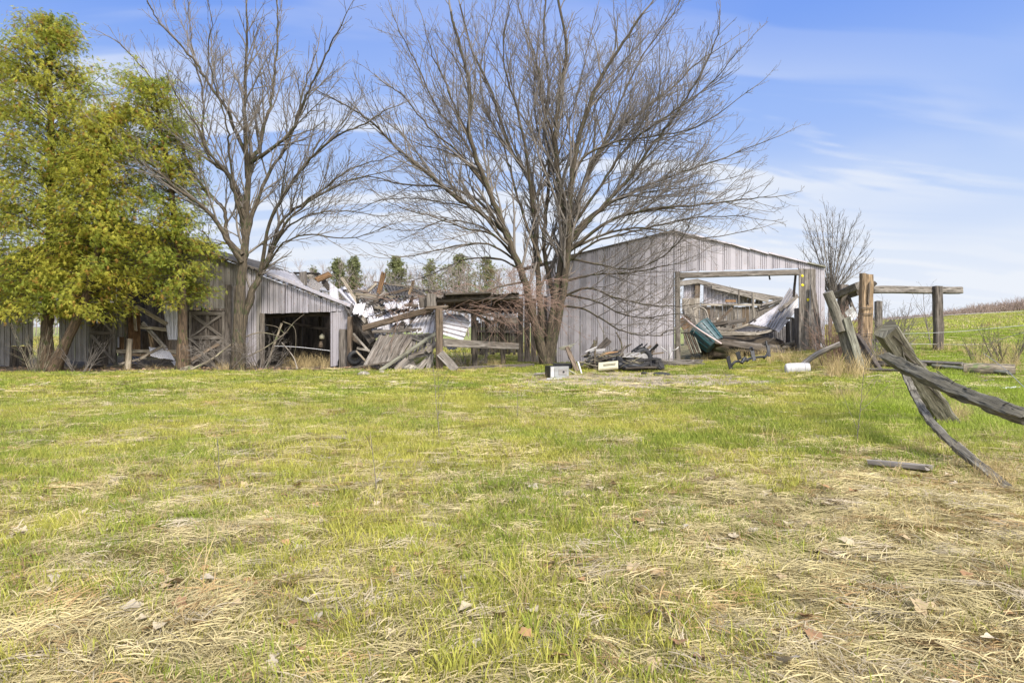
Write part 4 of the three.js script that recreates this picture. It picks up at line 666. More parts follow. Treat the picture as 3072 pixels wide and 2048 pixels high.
{ const t = thing('slatted_panel', 'brown slatted louvre panel leaning inside the left jamb', 'louvre panel', onGround(c5(300, 1250, 28.3)));
  for (let i = 0; i < 6; i++) part(t, 'slat', beam(c5(225 + i * 17, 1062 - i * 2, 28.9), c5(300 + i * 17, 1262 - i * 3, 28.4), 0.05, 0.05, { jag: 0.01 }), i % 2 ? M.lichen[0] : M.brown[1]); part(t, 'frame', beam(c5(205, 1062, 28.9), c5(312, 1056, 28.8), 0.06, 0.05), M.dark[0]); part(t, 'backing', beam(c5(262, 1065, 29), c5(340, 1255, 28.5), 0.38, 0.02), M.dark[0]); }
plank('white panel standing high inside the left jamb', c5(292, 738, 33), c5(295, 848, 33), 0.85, 0.04, M.pale[1], { name: 'white_board', cat: 'board' });
plank('white board leaning under the white panel', c5(330, 840, 31), c5(350, 985, 30.8), 0.2, 0.03, M.pale[1]);
plank('pinkish box side with a dark hole inside the left jamb', c5(262, 835, 30.6), c5(290, 990, 30.4), 0.46, 0.3, M.pale[1], { name: 'nest_box', cat: 'box' });
solo('box_hole', 'round dark hole board on the pinkish box', 'board', (() => { const g = new THREE.CylinderGeometry(0.09, 0.09, 0.03, 16); g.rotateX(Math.PI / 2); const c = c5(277, 920, 30.2); g.translate(c.x, c.y, c.z); return g; })(), M.dark[0]);
solo('bent_hoop', 'pale bentwood hoop standing behind the teal tub', 'hoop', rod([c5(290, 850, 31), c5(370, 818, 31), c5(430, 850, 31), c5(462, 960, 30.8)], 0.04, 0.04, 7, 14), M.pale[1]);
plank('brown board leaning behind the slatted panel', c5(195, 990, 29.6), c5(280, 930, 29.8), 0.5, 0.03, M.orange[0]);
plank('dark board standing behind the hoop', c5(500, 860, 33), c5(480, 975, 32.8), 0.25, 0.05, M.grey[3]);
plank('grey leg of a broken gate in the middle of the barn', c5(545, 920, 33), c5(558, 1045, 32.6), 0.12, 0.06, M.pale[1]);
plank('second grey leg of the broken gate', c5(606, 880, 33), c5(612, 1010, 32.8), 0.1, 0.06, M.grey[2]);
plank('crossbar of the broken gate', c5(490, 955, 33), c5(630, 958, 33), 0.08, 0.05, M.grey[2]);
metalSheet('bright white ribbed roof sheet sliding down into the barn', c5(845, 985, 30.8), c5(1010, 1003, 30), c5(1205, 832, 32.2), c5(1118, 805, 33.4), M.white[1], { rib: 'roof' });
metalSheet('long grey chute of roof sheet standing against the right corner', c5(1228, 640, 31), c5(1302, 700, 30.2), c5(1092, 1045, 29), c5(1010, 1000, 29.7), M.metal[3], { rib: 'roof' });
metalSheet('second grey sheet folded under the long chute', c5(1298, 725, 29.6), c5(1302, 830, 29.4), c5(1120, 1060, 28.8), c5(1085, 1030, 29), M.metal[3], { rib: 'pole' });
plank('grey board lying along the long chute of roof sheet', c5(1125, 850, 29.6), c5(1298, 715, 30), 0.16, 0.05, M.grey[1]);
plank('dark stud standing at the top of the chute beside the doorway corner', c5(1278, 520, 29), c5(1262, 720, 29.2), 0.09, 0.06, M.dark[0]);
for (const [a, b, c, d, w, l] of [[920, 880, 1120, 790, .14, 'lowest splintered purlin behind the bright white roof sheet'], [915, 855, 1105, 770, .1, 'thin splintered purlin second from below behind the white roof sheet'], [935, 830, 1140, 752, .16, 'broad splintered purlin second from the top behind the white roof sheet'], [960, 800, 1150, 742, .12, 'topmost splintered purlin behind the white roof sheet']]) plank(l, c5(a, b, 33), c5(c, d, 34.5), w, 0.06, pick(M.grey), { jag: 0.09 });
plank('cream fascia length lying at the middle of the doorway', c5(558, 1068, 29.2), c5(682, 1072, 29), 0.17, 0.1, M.pale[1], { mat: 1 });
plank('second cream fascia length lying right of the first', c5(676, 1068, 29), c5(902, 1066, 28.8), 0.16, 0.1, M.pale[1]);
plank('cream fascia length bending up toward the chute', c5(898, 1072, 28.8), c5(1080, 1035, 29.4), 0.12, 0.1, M.pale[1]);
plank('pale rafter of the flattened truss, left half', c5(648, 1045, 29.8), c5(832, 985, 30.4), 0.10, 0.07, M.pale[0]);
plank('pale rafter of the flattened truss, right half', c5(828, 985, 30.4), c5(1082, 1035, 29.6), 0.10, 0.07, M.pale[0]);
metalSheet('rusty brown sheet under the flattened truss', c5(700, 1040, 30.4), c5(840, 1000, 30.8), c5(1060, 1040, 29.6), c5(720, 1056, 29.2), M.shade[0], { rib: 'roof' });
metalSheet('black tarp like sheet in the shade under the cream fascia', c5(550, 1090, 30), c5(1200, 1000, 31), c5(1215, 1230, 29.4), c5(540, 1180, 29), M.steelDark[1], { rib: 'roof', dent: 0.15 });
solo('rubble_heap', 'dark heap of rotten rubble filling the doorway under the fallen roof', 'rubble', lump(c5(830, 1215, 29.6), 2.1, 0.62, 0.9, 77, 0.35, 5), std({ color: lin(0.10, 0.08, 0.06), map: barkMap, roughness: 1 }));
{ // wreckage under the fallen roof
  const r = mulberry(99);
  for (let i = 0; i < 40; i++) {
    const x = rr(200, 1230, r), y = rr(985, 1225, r), Z = mix(33, 28.8, (y - 985) / 240), a = rr(-0.5, 0.5, r) + (r() < 0.25 ? 0.8 : 0), l = rr(80, 330, r);
    plank('broken board strewn over the barn floor under the fallen roof', c5(x, y, Z), c5(Math.min(x + Math.cos(a) * l, 1290), y - Math.sin(a) * l * 0.6, Z + rr(-0.8, 0.8, r)), rr(0.08, 0.2, r), rr(0.03, 0.06, r), pick([M.grey[1], M.grey[3], M.dark[0], M.dark[1], M.grey[0], M.brown[0]], r), { jag: 0.06, group: 'broken boards over the barn floor' });
  }
}
plank('long grey plank lying in the weeds inside the doorway', c5(520, 1140, 28.4), c5(1180, 1240, 28.2), 0.2, 0.06, M.grey[3], { seg: 8 });
plank('second grey plank under the first in the weeds', c5(690, 1150, 28.6), c5(1230, 1200, 28.5), 0.14, 0.06, M.grey[1]);
plank('broken post end beside the chute foot', c5(690, 1020, 30.6), c5(695, 990, 30.6), 0.12, 0.1, M.brown[1]);
plank('thin pale stud standing left of the right corner', c5(1232, 930, 28.6), c5(1238, 1150, 28.4), 0.07, 0.05, M.grey[2]);
plank('pale ledge board near the right corner', c5(1195, 922, 28.8), c5(1262, 925, 28.7), 0.07, 0.2, M.pale[1]);
// boards leaning at the right corner
plank('long rough board leaning outside the right barn corner', c5(1440, 615, 27.8), c5(1515, 1150, 27.2), 0.18, 0.05, M.grey[1], { wob: 0.02 });
plank('narrow pale board leaning at the foot of the right barn corner', c5(1446, 840, 27.6), c5(1492, 1240, 27), 0.14, 0.04, M.grey[2], { taper: 1.6 });
plank('short board propped low at the right barn corner', c5(1490, 1085, 27.2), c5(1560, 1195, 26.6), 0.12, 0.06, M.lichen[1]);
for (const [x, y] of [[1342, 522], [1345, 612], [1394, 750]]) solo('lichen_patch', 'yellow patch of lichen on the right corner boards', 'lichen', lump(c5(x, y, 27.95), 0.05, 0.05, 0.012, x, 0.8, 2), M.yellow, 'lichen patches on the corner boards');
{ // iron cultivator tines in the grass
  const t = thing('iron_harrow', 'black iron harrow with upturned tines half sunk in the grass', 'harrow', G(2220, 1085)), Z = 22.5;
  const b = (n, w, ...p) => part(t, n, rod(p, w, w * 0.8, 7, 8, 0.05), M.black);
  part(t, 'tine', beam(c5(640, 1285, Z), c5(670, 1400, Z), 0.12, 0.05, { jag: 0.03 }), M.black); part(t, 'tine', beam(c5(728, 1240, Z + 0.3), c5(752, 1310, Z + 0.3), 0.14, 0.05, { jag: 0.03 }), M.black); part(t, 'tine', beam(c5(866, 1225, Z + 0.5), c5(890, 1320, Z + 0.4), 0.13, 0.05, { jag: 0.03 }), M.black);
  b('bar', 0.045, c5(672, 1370, Z), c5(700, 1340, Z), c5(745, 1330, Z + 0.2), c5(770, 1340, Z + 0.2)); b('bar', 0.06, c5(770, 1345, Z + 0.2), c5(800, 1300, Z + 0.3), c5(830, 1330, Z + 0.3)); b('bar', 0.035, c5(845, 1215, Z + 0.5), c5(862, 1195, Z + 0.5), c5(880, 1225, Z + 0.5)); b('bar', 0.045, c5(780, 1330, Z + 0.2), c5(860, 1300, Z + 0.4), c5(985, 1285, Z + 0.8)); b('bar', 0.04, c5(980, 1300, Z + 0.8), c5(1015, 1250, Z + 1), c5(1000, 1140, Z + 1.2)); part(t, 'tine', beam(c5(1020, 1180, Z + 1.1), c5(1032, 1280, Z + 1), 0.1, 0.05), M.black);
}
{ const c = c5(1300, 1440, 20.3), t = thing('plastic_drum', 'white plastic drum lying on its side in the grass', 'drum', onGround(c));
  const prof = [[0.001, -0.36], [0.12, -0.36], [0.165, -0.33], [0.18, -0.28], [0.185, -0.1], [0.19, 0], [0.185, 0.1], [0.18, 0.28], [0.165, 0.33]].map(([x, y]) => new THREE.Vector2(x, y)), g = new THREE.LatheGeometry(prof, 24), f = (q) => { q.rotateZ(-Math.PI / 2 + 0.05); q.rotateY(-0.25); q.translate(c.x, ground(c.x, 20.3) + 0.11, c.z); return q; };
  part(t, 'body', f(g), M.whitePlastic); part(t, 'opening', f(new THREE.CylinderGeometry(0.15, 0.15, 0.03, 20).translate(0, 0.315, 0)), M.black); for (const y of [-0.2, 0.2]) { const r = new THREE.TorusGeometry(0.185, 0.012, 6, 24); r.rotateX(Math.PI / 2); r.translate(0, y, 0); part(t, 'hoop', f(r), M.whitePlastic); } }

// ------------------------------------------------------------------ posts, rails and fences on the right
solo('leaning_post', 'big grey log post leaning left, right of the gable barn', 'post', tubes([rod([c6(560, 1290, 19.4).setY(ground(9.9, 19.4) - 0.1), c6(470, 900, 19.5), c6(395, 640, 19.6)], 0.16, 0.14, 12, 8, 0.08), rod([c6(430, 800, 19.4), c6(350, 560, 19.5), c6(285, 395, 19.5)], 0.14, 0.14, 12, 8, 0.08)]), M.near[2]);
plank('bark stripped slab standing against the big leaning post', c6(480, 660, 19.3), onGround(c6(640, 1290, 19.2)), 0.22, 0.07, M.lichen[1], { seg: 6 });
solo('rail_log', 'grey pole lying slanted from the leaning post to the grass', 'rail', rod([onGround(c5(1275, 1392, 20.4), 0.06), c5(1480, 1260, 20.3), c5(1700, 1165, 20.2)], 0.085, 0.08, 9, 8, 0.1), M.grey[2]);
{ const t = thing('rotten_post', 'tall rotten orange brown post with cracked bands', 'post', base(c6(665, 0, 22.5).x, 22.5));
  part(t, 'post', beam(c6(687, 214, 22.5), base(c6(655, 0, 22.5).x, 22.5, -0.1), 0.36, 0.3, { seg: 8, jag: 0.06, taper: 1.12, wob: 0.02 }), M.orange[1]);
  for (const y of [555, 620, 830]) part(t, 'wire_band', beam(c6(605, y, 22.28), c6(742, y + rr(-6, 6), 22.28), 0.02, 0.03), M.dark[0]); part(t, 'splinter', beam(c6(640, 640, 22.3), c6(628, 900, 22.3), 0.07, 0.05, { jag: 0.1 }), M.brown[0]); part(t, 'splinter', beam(c6(715, 300, 22.3), c6(700, 520, 22.3), 0.06, 0.05, { jag: 0.1 }), M.brown[1]); }
{ const t = thing('timber_frame', 'grey post and beam frame standing open against the sky', 'timber frame', base(c6(1400, 0, 25).x, 25));
  part(t, 'top_beam', beam(c6(735, 370, 23.6), c6(1645, 378, 25.4), 0.25, 0.2, { seg: 8 }), M.grey[0]);
  const pb = G(2817, 1052); part(t, 'post', beam(c6(1410, 338, -pb.z), pb, 0.29, 0.24, { seg: 8, wob: 0.012 }), M.grey[3]).userData.label = 'right post of the open frame';
  part(t, 'bolt', rod([c6(735, 330, 23.2), c6(775, 300, 23.2)], 0.08, 0.08, 8, 2), M.dark[0]);
  part(t, 'side_beam', beam(c6(608, 330, 23.2), c6(380, 425, 27), 0.27, 0.2), M.grey[0]); part(t, 'side_beam', beam(c6(610, 395, 24), c6(490, 440, 28), 0.2, 0.16), M.grey[3]);
  part(t, 'post', beam(c6(445, 322, 26.5), base(c6(448, 0, 26.5).x, 26.5), 0.36, 0.28), M.grey[3]); part(t, 'brace', beam(c6(500, 450, 26), c6(560, 600, 25.6), 0.12, 0.1), M.dark[1]); part(t, 'post', beam(c6(505, 660, 25), base(c6(520, 0, 25).x, 25), 0.12, 0.1), M.grey[3]); }
solo('back_post', 'short grey post standing in the brush behind the rotten post', 'post', beam(c6(805, 486, 29), base(c6(810, 0, 29).x, 29), 0.27, 0.22), M.grey[1]);
plank('dark charred timber leaning right of the big leaning post', c6(590, 835, 21.5), onGround(c6(830, 1215, 19.4)), 0.15, 0.12, M.dark[0]);
plank('grey thin board under the charred timber', c6(620, 900, 21.2), onGround(c6(740, 1140, 20)), 0.08, 0.04, M.grey[1]);
solo('white_rag', 'white rag caught on a twig left of the rotten post', 'rag', (() => { const g = new THREE.PlaneGeometry(0.34, 0.4, 6, 6), p = g.attributes.position; for (let i = 0; i < p.count; i++) p.setZ(i, 0.16 * (fbm(p.getX(i) * 5 + 2, p.getY(i) * 5, 2) - 0.5) + 0.01); g.rotateZ(0.7); g.computeVertexNormals(); const c = c6(528, 615, 24); g.translate(c.x, c.y, c.z); return g; })(), M.cloth);
// timbers lying in the grass on the right
const lie = (label, a, b, w, t, m, h = 0.05) => { const p = G(2400 + a[0] / 3.409, 760 + a[1] / 3.409), q = G(2400 + b[0] / 3.409, 760 + b[1] / 3.409); p.y += h; q.y += h; return plank(label, p, q, t, w, m, { seg: 6 }); };
lie('long grey beam lying in the grass, farthest of the fallen beams', [640, 1085], [1030, 1120], 0.16, 0.16, M.lichen[1], 0.12);
lie('grey beam lying behind the near leaning post', [660, 1150], [1280, 1185], 0.2, 0.15, M.grey[1], 0.1);
lie('wide pale grey board lying flat left of the near leaning post', [640, 1205], [1060, 1225], 0.42, 0.05, M.grey[2], 0.04);
lie('long weathered plank lying right of the near post toward the hollow log', [1230, 1155], [1680, 1185], 0.2, 0.1, M.grey[2], 0.1);
lie('longest pale plank lying toward the hollow log', [1380, 1195], [2160, 1272], 0.22, 0.08, M.lichen[0], 0.08);
lie('thin board along the front of the longest pale plank', [1480, 1240], [2170, 1285], 0.08, 0.04, M.grey[2], 0.03);
lie('short bleached stick lying in the grass before the planks', [1860, 1318], [1980, 1306], 0.05, 0.03, M.grey[2], 0.03);
{ const p = G(3046, 1128), q = p.clone().add(V(-0.9, 0.02, -0.55)); const c = [q, p].map((v) => v.clone().add(V(0, 0.13, 0))); const t = thing('hollow_log', 'short hollow log lying with its dark end toward the right', 'log', p);
  part(t, 'bark', rod([c[0], c[0].clone().lerp(c[1], 0.5), c[1]], 0.15, 0.16, 14, 6, 0.12), M.paleBark); const d = c[1].clone().sub(c[0]).normalize(); part(t, 'hollow', new Tubes().cap(c[1].clone().addScaledVector(d, 0.006), d, 0.135, 14).build(), M.dark[0]); }
lie('split pale slab lying left of the hollow log', [1945, 1170], [2110, 1215], 0.14, 0.06, M.pale[1], 0.08);
solo('white_rag', 'crumpled white netting lying in the grass at the right edge', 'rag', (() => { const a = G(3045, 1172), g = new THREE.PlaneGeometry(0.7, 0.3, 16, 8), p = g.attributes.position; g.rotateX(-Math.PI / 2); for (let i = 0; i < p.count; i++) p.setY(i, 0.08 * fbm(p.getX(i) * 8, p.getZ(i) * 8, 3) + 0.0); g.computeVertexNormals(); g.translate(a.x, a.y + 0.03, a.z); return g; })(), M.cloth);
// the near leaning fence post with its two rails
{
  const Z0 = 9.9, foot = G(2872, 1278), head = c7(690, 300, 9.55); foot.y -= 0.15;
  solo('leaning_post', 'thick mossy fence post leaning left, nearest of all posts', 'post', beam(head.clone().add(V(-0.03, 0.12, 0)), foot, 0.29, 0.24, { seg: 26, jag: 0.05, roll: 0.35, wob: 0.004, taper: 1.0, rough: 0.16 }), M.near[0]);
  solo('fence_rail', 'heavy mossy rail running from the near post out of the right edge', 'rail', beam(c7(668, 440, 9.35), c7(1800, 930, 6.7), 0.15, 0.11, { seg: 44, jag: 0.06, face: V(0.1, -0.35, 1).normalize(), wob: 0.004, bow: 0.04, rough: 0.25 }), M.near[1]);
  { const t2 = thing('split_wood', 'loose splinters torn from the near post and its mossy rail', 'splinters', foot.clone()), r = mulberry(606), a = c7(668, 440, 9.3), b = c7(1800, 930, 6.65);
    for (let i = 0; i < 9; i++) { const f = rr(0.02, 0.9, r), p = a.clone().lerp(b, f).add(V(0, rr(-0.06, 0.085, r), 0.055)), q = a.clone().lerp(b, f + rr(0.05, 0.12, r)).add(V(0, rr(-0.06, 0.085, r), 0.06)); part(t2, 'splinter', beam(p, q, rr(0.008, 0.022, r), 0.012, { seg: 4, jag: 0.02, taper: 0.3, rough: 0.3 }), pick([M.near[1], M.near[2], M.dark[1]], r)); }
    for (let i = 0; i < 5; i++) { const f = rr(0, 0.7, r), h = head.clone().lerp(foot, f).add(V(rr(-0.12, 0.12, r), 0.1, 0.13)), q = head.clone().lerp(foot, f + rr(0.1, 0.25, r)).add(V(rr(-0.12, 0.12, r), 0.06, 0.15)); part(t2, 'splinter', beam(h, q, rr(0.01, 0.03, r), 0.014, { seg: 4, jag: 0.02, taper: 0.4, rough: 0.3 }), pick([M.near[2], M.dark[1], M.near[1]], r)); } }
  const e = G(3025, 1475); const cv = curve([c7(832, 600, 9.3), c7(960, 850, 8.3), c7(1130, 1060, 7.4), e.clone().add(V(0, 0.03, 0))], 12), parts = [];
  for (let i = 0; i < 12; i++) parts.push(beam(cv[i], cv[i + 1].clone().add(cv[i + 1].clone().sub(cv[i]).multiplyScalar(0.05)), 0.085, 0.075, { seg: 4, jag: 0.004, wob: 0.004, rough: 0.2, face: V(-0.5, 0.6, 0.6).normalize() }));
  solo('fence_rail', 'broken lower rail bending from the near post down to the ground', 'rail', mergeGeometries(parts), M.near[2]);
}
plank('weathered short plank lying flat in the near grass left of the broken rail', G(2618, 1412).add(V(0, 0.09, 0)), G(2790, 1428).add(V(0, 0.085, 0)), 0.05, 0.22, M.grey[2], { jag: 0.02 });
// fence wires on the right field
{ const P = [[940, 675, 34], [1440, 634, 40], [2291, 590, 40]]; const w = (label, pts, r = 0.012) => solo('fence_wire', label, 'wire', rod(pts.map(([x, y, Z]) => c6(x, y, Z)), r, r, 4, 10), M.wire);
  w('highest pale fence wire along the top of the field', P); w('middle pale fence wire across the green field', [[1050, 822, 20], [1600, 800, 21], [2291, 735, 22]], 0.008); w('lowest dark fence wire crossing behind the frame post', [[1100, 925, 24], [1850, 930, 25], [2050, 880, 22], [2291, 810, 20]], 0.01); w('loose wire drooping from the rail at the right edge', [[1880, 1020, 16], [2100, 1180, 12], [2300, 1370, 9]], 0.006); }

// ------------------------------------------------------------------ bare trees
const UPV = V(0, 1, 0);
function sideways(t, r, ang) { const a = V(rr(-1, 1, r), rr(-1, 1, r), rr(-1, 1, r)); a.addScaledVector(t, -a.dot(t)).normalize(); return t.clone().multiplyScalar(Math.cos(ang)).addScaledVector(a, Math.sin(ang)).normalize(); }
// a twig or branch that wanders and turns up (or down); branches again until the level is used up
function twigs(T, p, d, L, r0, level, o, r) {
  const n = level > 1 ? 7 : level > 0 ? 5 : 3, pts = [p.clone()], rad = [r0], q = p.clone(), dir = d.clone();
  for (let k = 1; k <= n; k++) {
    dir.x += rr(-1, 1, r) * o.wander; dir.y += rr(-1, 1, r) * o.wander + o.lift; dir.z += rr(-1, 1, r) * o.wander; dir.normalize();
    q.addScaledVector(dir, L / n); pts.push(q.clone()); rad.push(mix(r0, Math.max(o.tip, r0 * 0.3), k / n));
  }
  T.add(pts, rad, r0 > 0.02 ? 5 : r0 > 0.009 ? 4 : 3);
  if (!level) return;
  const m = Math.max(2, Math.round(L / o.gap[level]));
  for (let i = 0; i < m; i++) {
    const f = 0.14 + 0.84 * (i + r()) / m, k = Math.min(n - 1, Math.floor(f * n)), a = pts[k].clone().lerp(pts[k + 1], f * n - k), t = pts[k + 1].clone().sub(pts[k]).normalize();
    const l = Math.max(0.18, L * (0.62 - 0.38 * f) * rr(0.6, 1.15, r));
    twigs(T, a, sideways(t, r, o.ang ? rr(o.ang[0] + 0.05, o.ang[1] + 0.1, r) : rr(0.45, 0.85, r)), l, Math.max(o.tip, mix(rad[k], rad[k + 1], 0.5) * 0.62), level - 1, o, r);
  }
}
function bareTree(name, label, limbs, Z0, o, seed, mats) {
  const r = mulberry(seed), bs = o.base, t = thing(name, label, 'tree', bs), T = new Tubes();
  for (const [kind, r0, r1, dz, pts, sparse] of limbs) {
    const n = pts.length - 1, P = pts.map(([x, y], i) => o.at(x, y, Z0 + (dz[0] + (dz[1] - dz[0]) * Math.pow(i / n, 0.9))));
    if (kind === 'trunk') P[0].copy(bs).add(V(P[0].x - bs.x, -0.15, 0));
    const N = n * 5, c = curve(P, N), L = c.reduce((s, p, i) => i ? s + p.distanceTo(c[i - 1]) : 0, 0);
    for (let i = 1; i <= N; i++) { const w = 0.035 * Math.min(1, i / 6); c[i].x += rr(-w, w, r); c[i].y += rr(-w, w, r) * 0.6; c[i].z += rr(-w, w, r); }
    const rad = c.map((_, i) => { const f = i / N; let v = mix(r0, r1, Math.pow(f, 0.75)) * (kind === 'trunk' ? 1 : 0.86); if (kind === 'trunk' && f < 0.12) v *= 1 + 0.3 * (1 - f / 0.12); return v; });
    part(t, kind, new Tubes().add(c, rad, kind === 'trunk' ? 12 : 8, 0.10).build(), M.bark);
    const step = o.step, m = Math.round(L * (kind === 'trunk' ? 0.6 : 1) / step * (sparse || 1));
    for (let i = 0; i < m; i++) {
      const f = (kind === 'trunk' ? o.trunkFrom : 0.16) + ((kind === 'trunk' ? 1 - o.trunkFrom : 0.83)) * (i + r()) / m, k = Math.min(N - 1, Math.floor(f * N)), a = c[k].clone().lerp(c[k + 1], f * N - k), tg = c[k + 1].clone().sub(c[k]).normalize();
      const l = clamp(L * (1 - f) * 0.55 + 0.65, 0.5, o.most) * rr(0.5, 1.1, r), d = sideways(tg, r, rr(o.ang[0], o.ang[1], r)); d.z *= 0.8; d.y += o.lean; d.normalize();
      twigs(T, a, d, l, clamp(rad[k] * 0.55, 0.011, 0.03 + l * 0.012), l > 1.5 ? 2 : 1, o, r);
    }
    twigs(T, c[N], c[N].clone().sub(c[N - 1]).normalize(), 1.2, r1, 2, o, r);
  }
  const tw = part(t, 'twigs', T.build(), mats || M.twig); tw.userData.kind = 'stuff';
  return t;
}
const k3 = (x, y, Z) => at(300 + x * 0.5102, y * 0.5102, Z), k4 = (x, y, Z) => at(1000 + x * 0.5952, y * 0.5952, Z);
bareTree('maple_tree', 'bare spreading tree with a thick trunk and crooked branches, in front of the lean-to', [
  ['trunk', 0.225, 0.08, [0, 0.3], [[808, 2185], [815, 1900], [838, 1560], [850, 1400], [862, 1150], [885, 930]]],
  ['trunk', 0.18, 0.08, [0.2, 0.8], [[830, 2160], [850, 1850], [905, 1690], [960, 1580], [1020, 1450]]],
  ['limb', 0.12, 0.025, [0.3, -0.6], [[868, 1050], [852, 760], [850, 480], [862, 200], [855, 20]]],
  ['limb', 0.11, 0.025, [0.3, 1.4], [[885, 930], [935, 880], [965, 740], [1005, 600], [1028, 380], [1045, 130], [1030, -60]]],
  ['limb', 0.12, 0.02, [0, -1.6], [[830, 1540], [740, 1400], [640, 1250], [480, 1130], [330, 1010], [150, 900], [60, 820]]],
  ['limb', 0.10, 0.018, [0, 1.6], [[838, 1500], [742, 1390], [735, 1250], [690, 1190], [600, 1100], [500, 920], [440, 720], [340, 520], [200, 340], [85, 230]]],
  ['limb', 0.09, 0.018, [0.2, -1.2], [[856, 1300], [790, 1130], [730, 1000], [640, 900], [580, 760], [470, 600], [420, 500]]],
  ['limb', 0.09, 0.02, [0.3, -0.4], [[866, 930], [790, 760], [740, 640], [650, 510], [560, 370], [440, 230], [330, 110], [270, -20]]],
  ['limb', 0.085, 0.018, [0.2, 2.2], [[858, 1250], [770, 1040], [650, 940], [600, 760], [610, 600], [560, 380], [530, 200], [515, 0]]],
  ['limb', 0.09, 0.02, [0.3, -1.8], [[880, 960], [1000, 880], [1130, 770], [1190, 620], [1260, 470], [1340, 290], [1425, 140]]],
  ['limb', 0.10, 0.02, [0.2, 0.7], [[862, 1400], [900, 1250], [1000, 1000], [1090, 870], [1160, 680], [1210, 480], [1270, 300]]],
  ['limb', 0.09, 0.02, [0.5, -1.4], [[940, 1610], [1000, 1310], [1100, 1120], [1240, 930], [1390, 800], [1560, 725], [1690, 640]]],
  ['limb', 0.085, 0.018, [0.7, 1.8], [[1000, 1480], [1070, 1300], [1200, 1190], [1340, 1090], [1480, 990], [1680, 930]]],
  ['limb', 0.07, 0.015, [0.8, -0.6], [[1010, 1470], [1110, 1290], [1300, 1140], [1480, 1060], [1700, 1000]]],
  ['limb', 0.055, 0.012, [0.8, 1.0], [[1015, 1460], [1100, 1340], [1250, 1260], [1420, 1240], [1640, 1270]]],
  ['limb', 0.05, 0.012, [0.6, -1.8], [[960, 1590], [1080, 1430], [1240, 1380], [1480, 1400], [1680, 1330]]],
  ['limb', 0.05, 0.012, [0.3, 1.2], [[835, 1500], [745, 1430], [670, 1440], [610, 1360], [590, 1260]]],
  ['limb', 0.06, 0.015, [0.2, -2.2], [[848, 1350], [800, 1180], [760, 900], [750, 760], [690, 560], [640, 350], [660, 100]]],
], 23.6, { base: base((712 - 1536) * 23.6 / 2048, 23.6), at: k3, ang: [0.3, 0.75], step: 0.42, gap: [0.3, 0.24, 0.32], most: 2.6, wander: 0.14, lift: 0.05, tip: 0.006, trunkFrom: 0.45, lean: 0.18 }, 11);
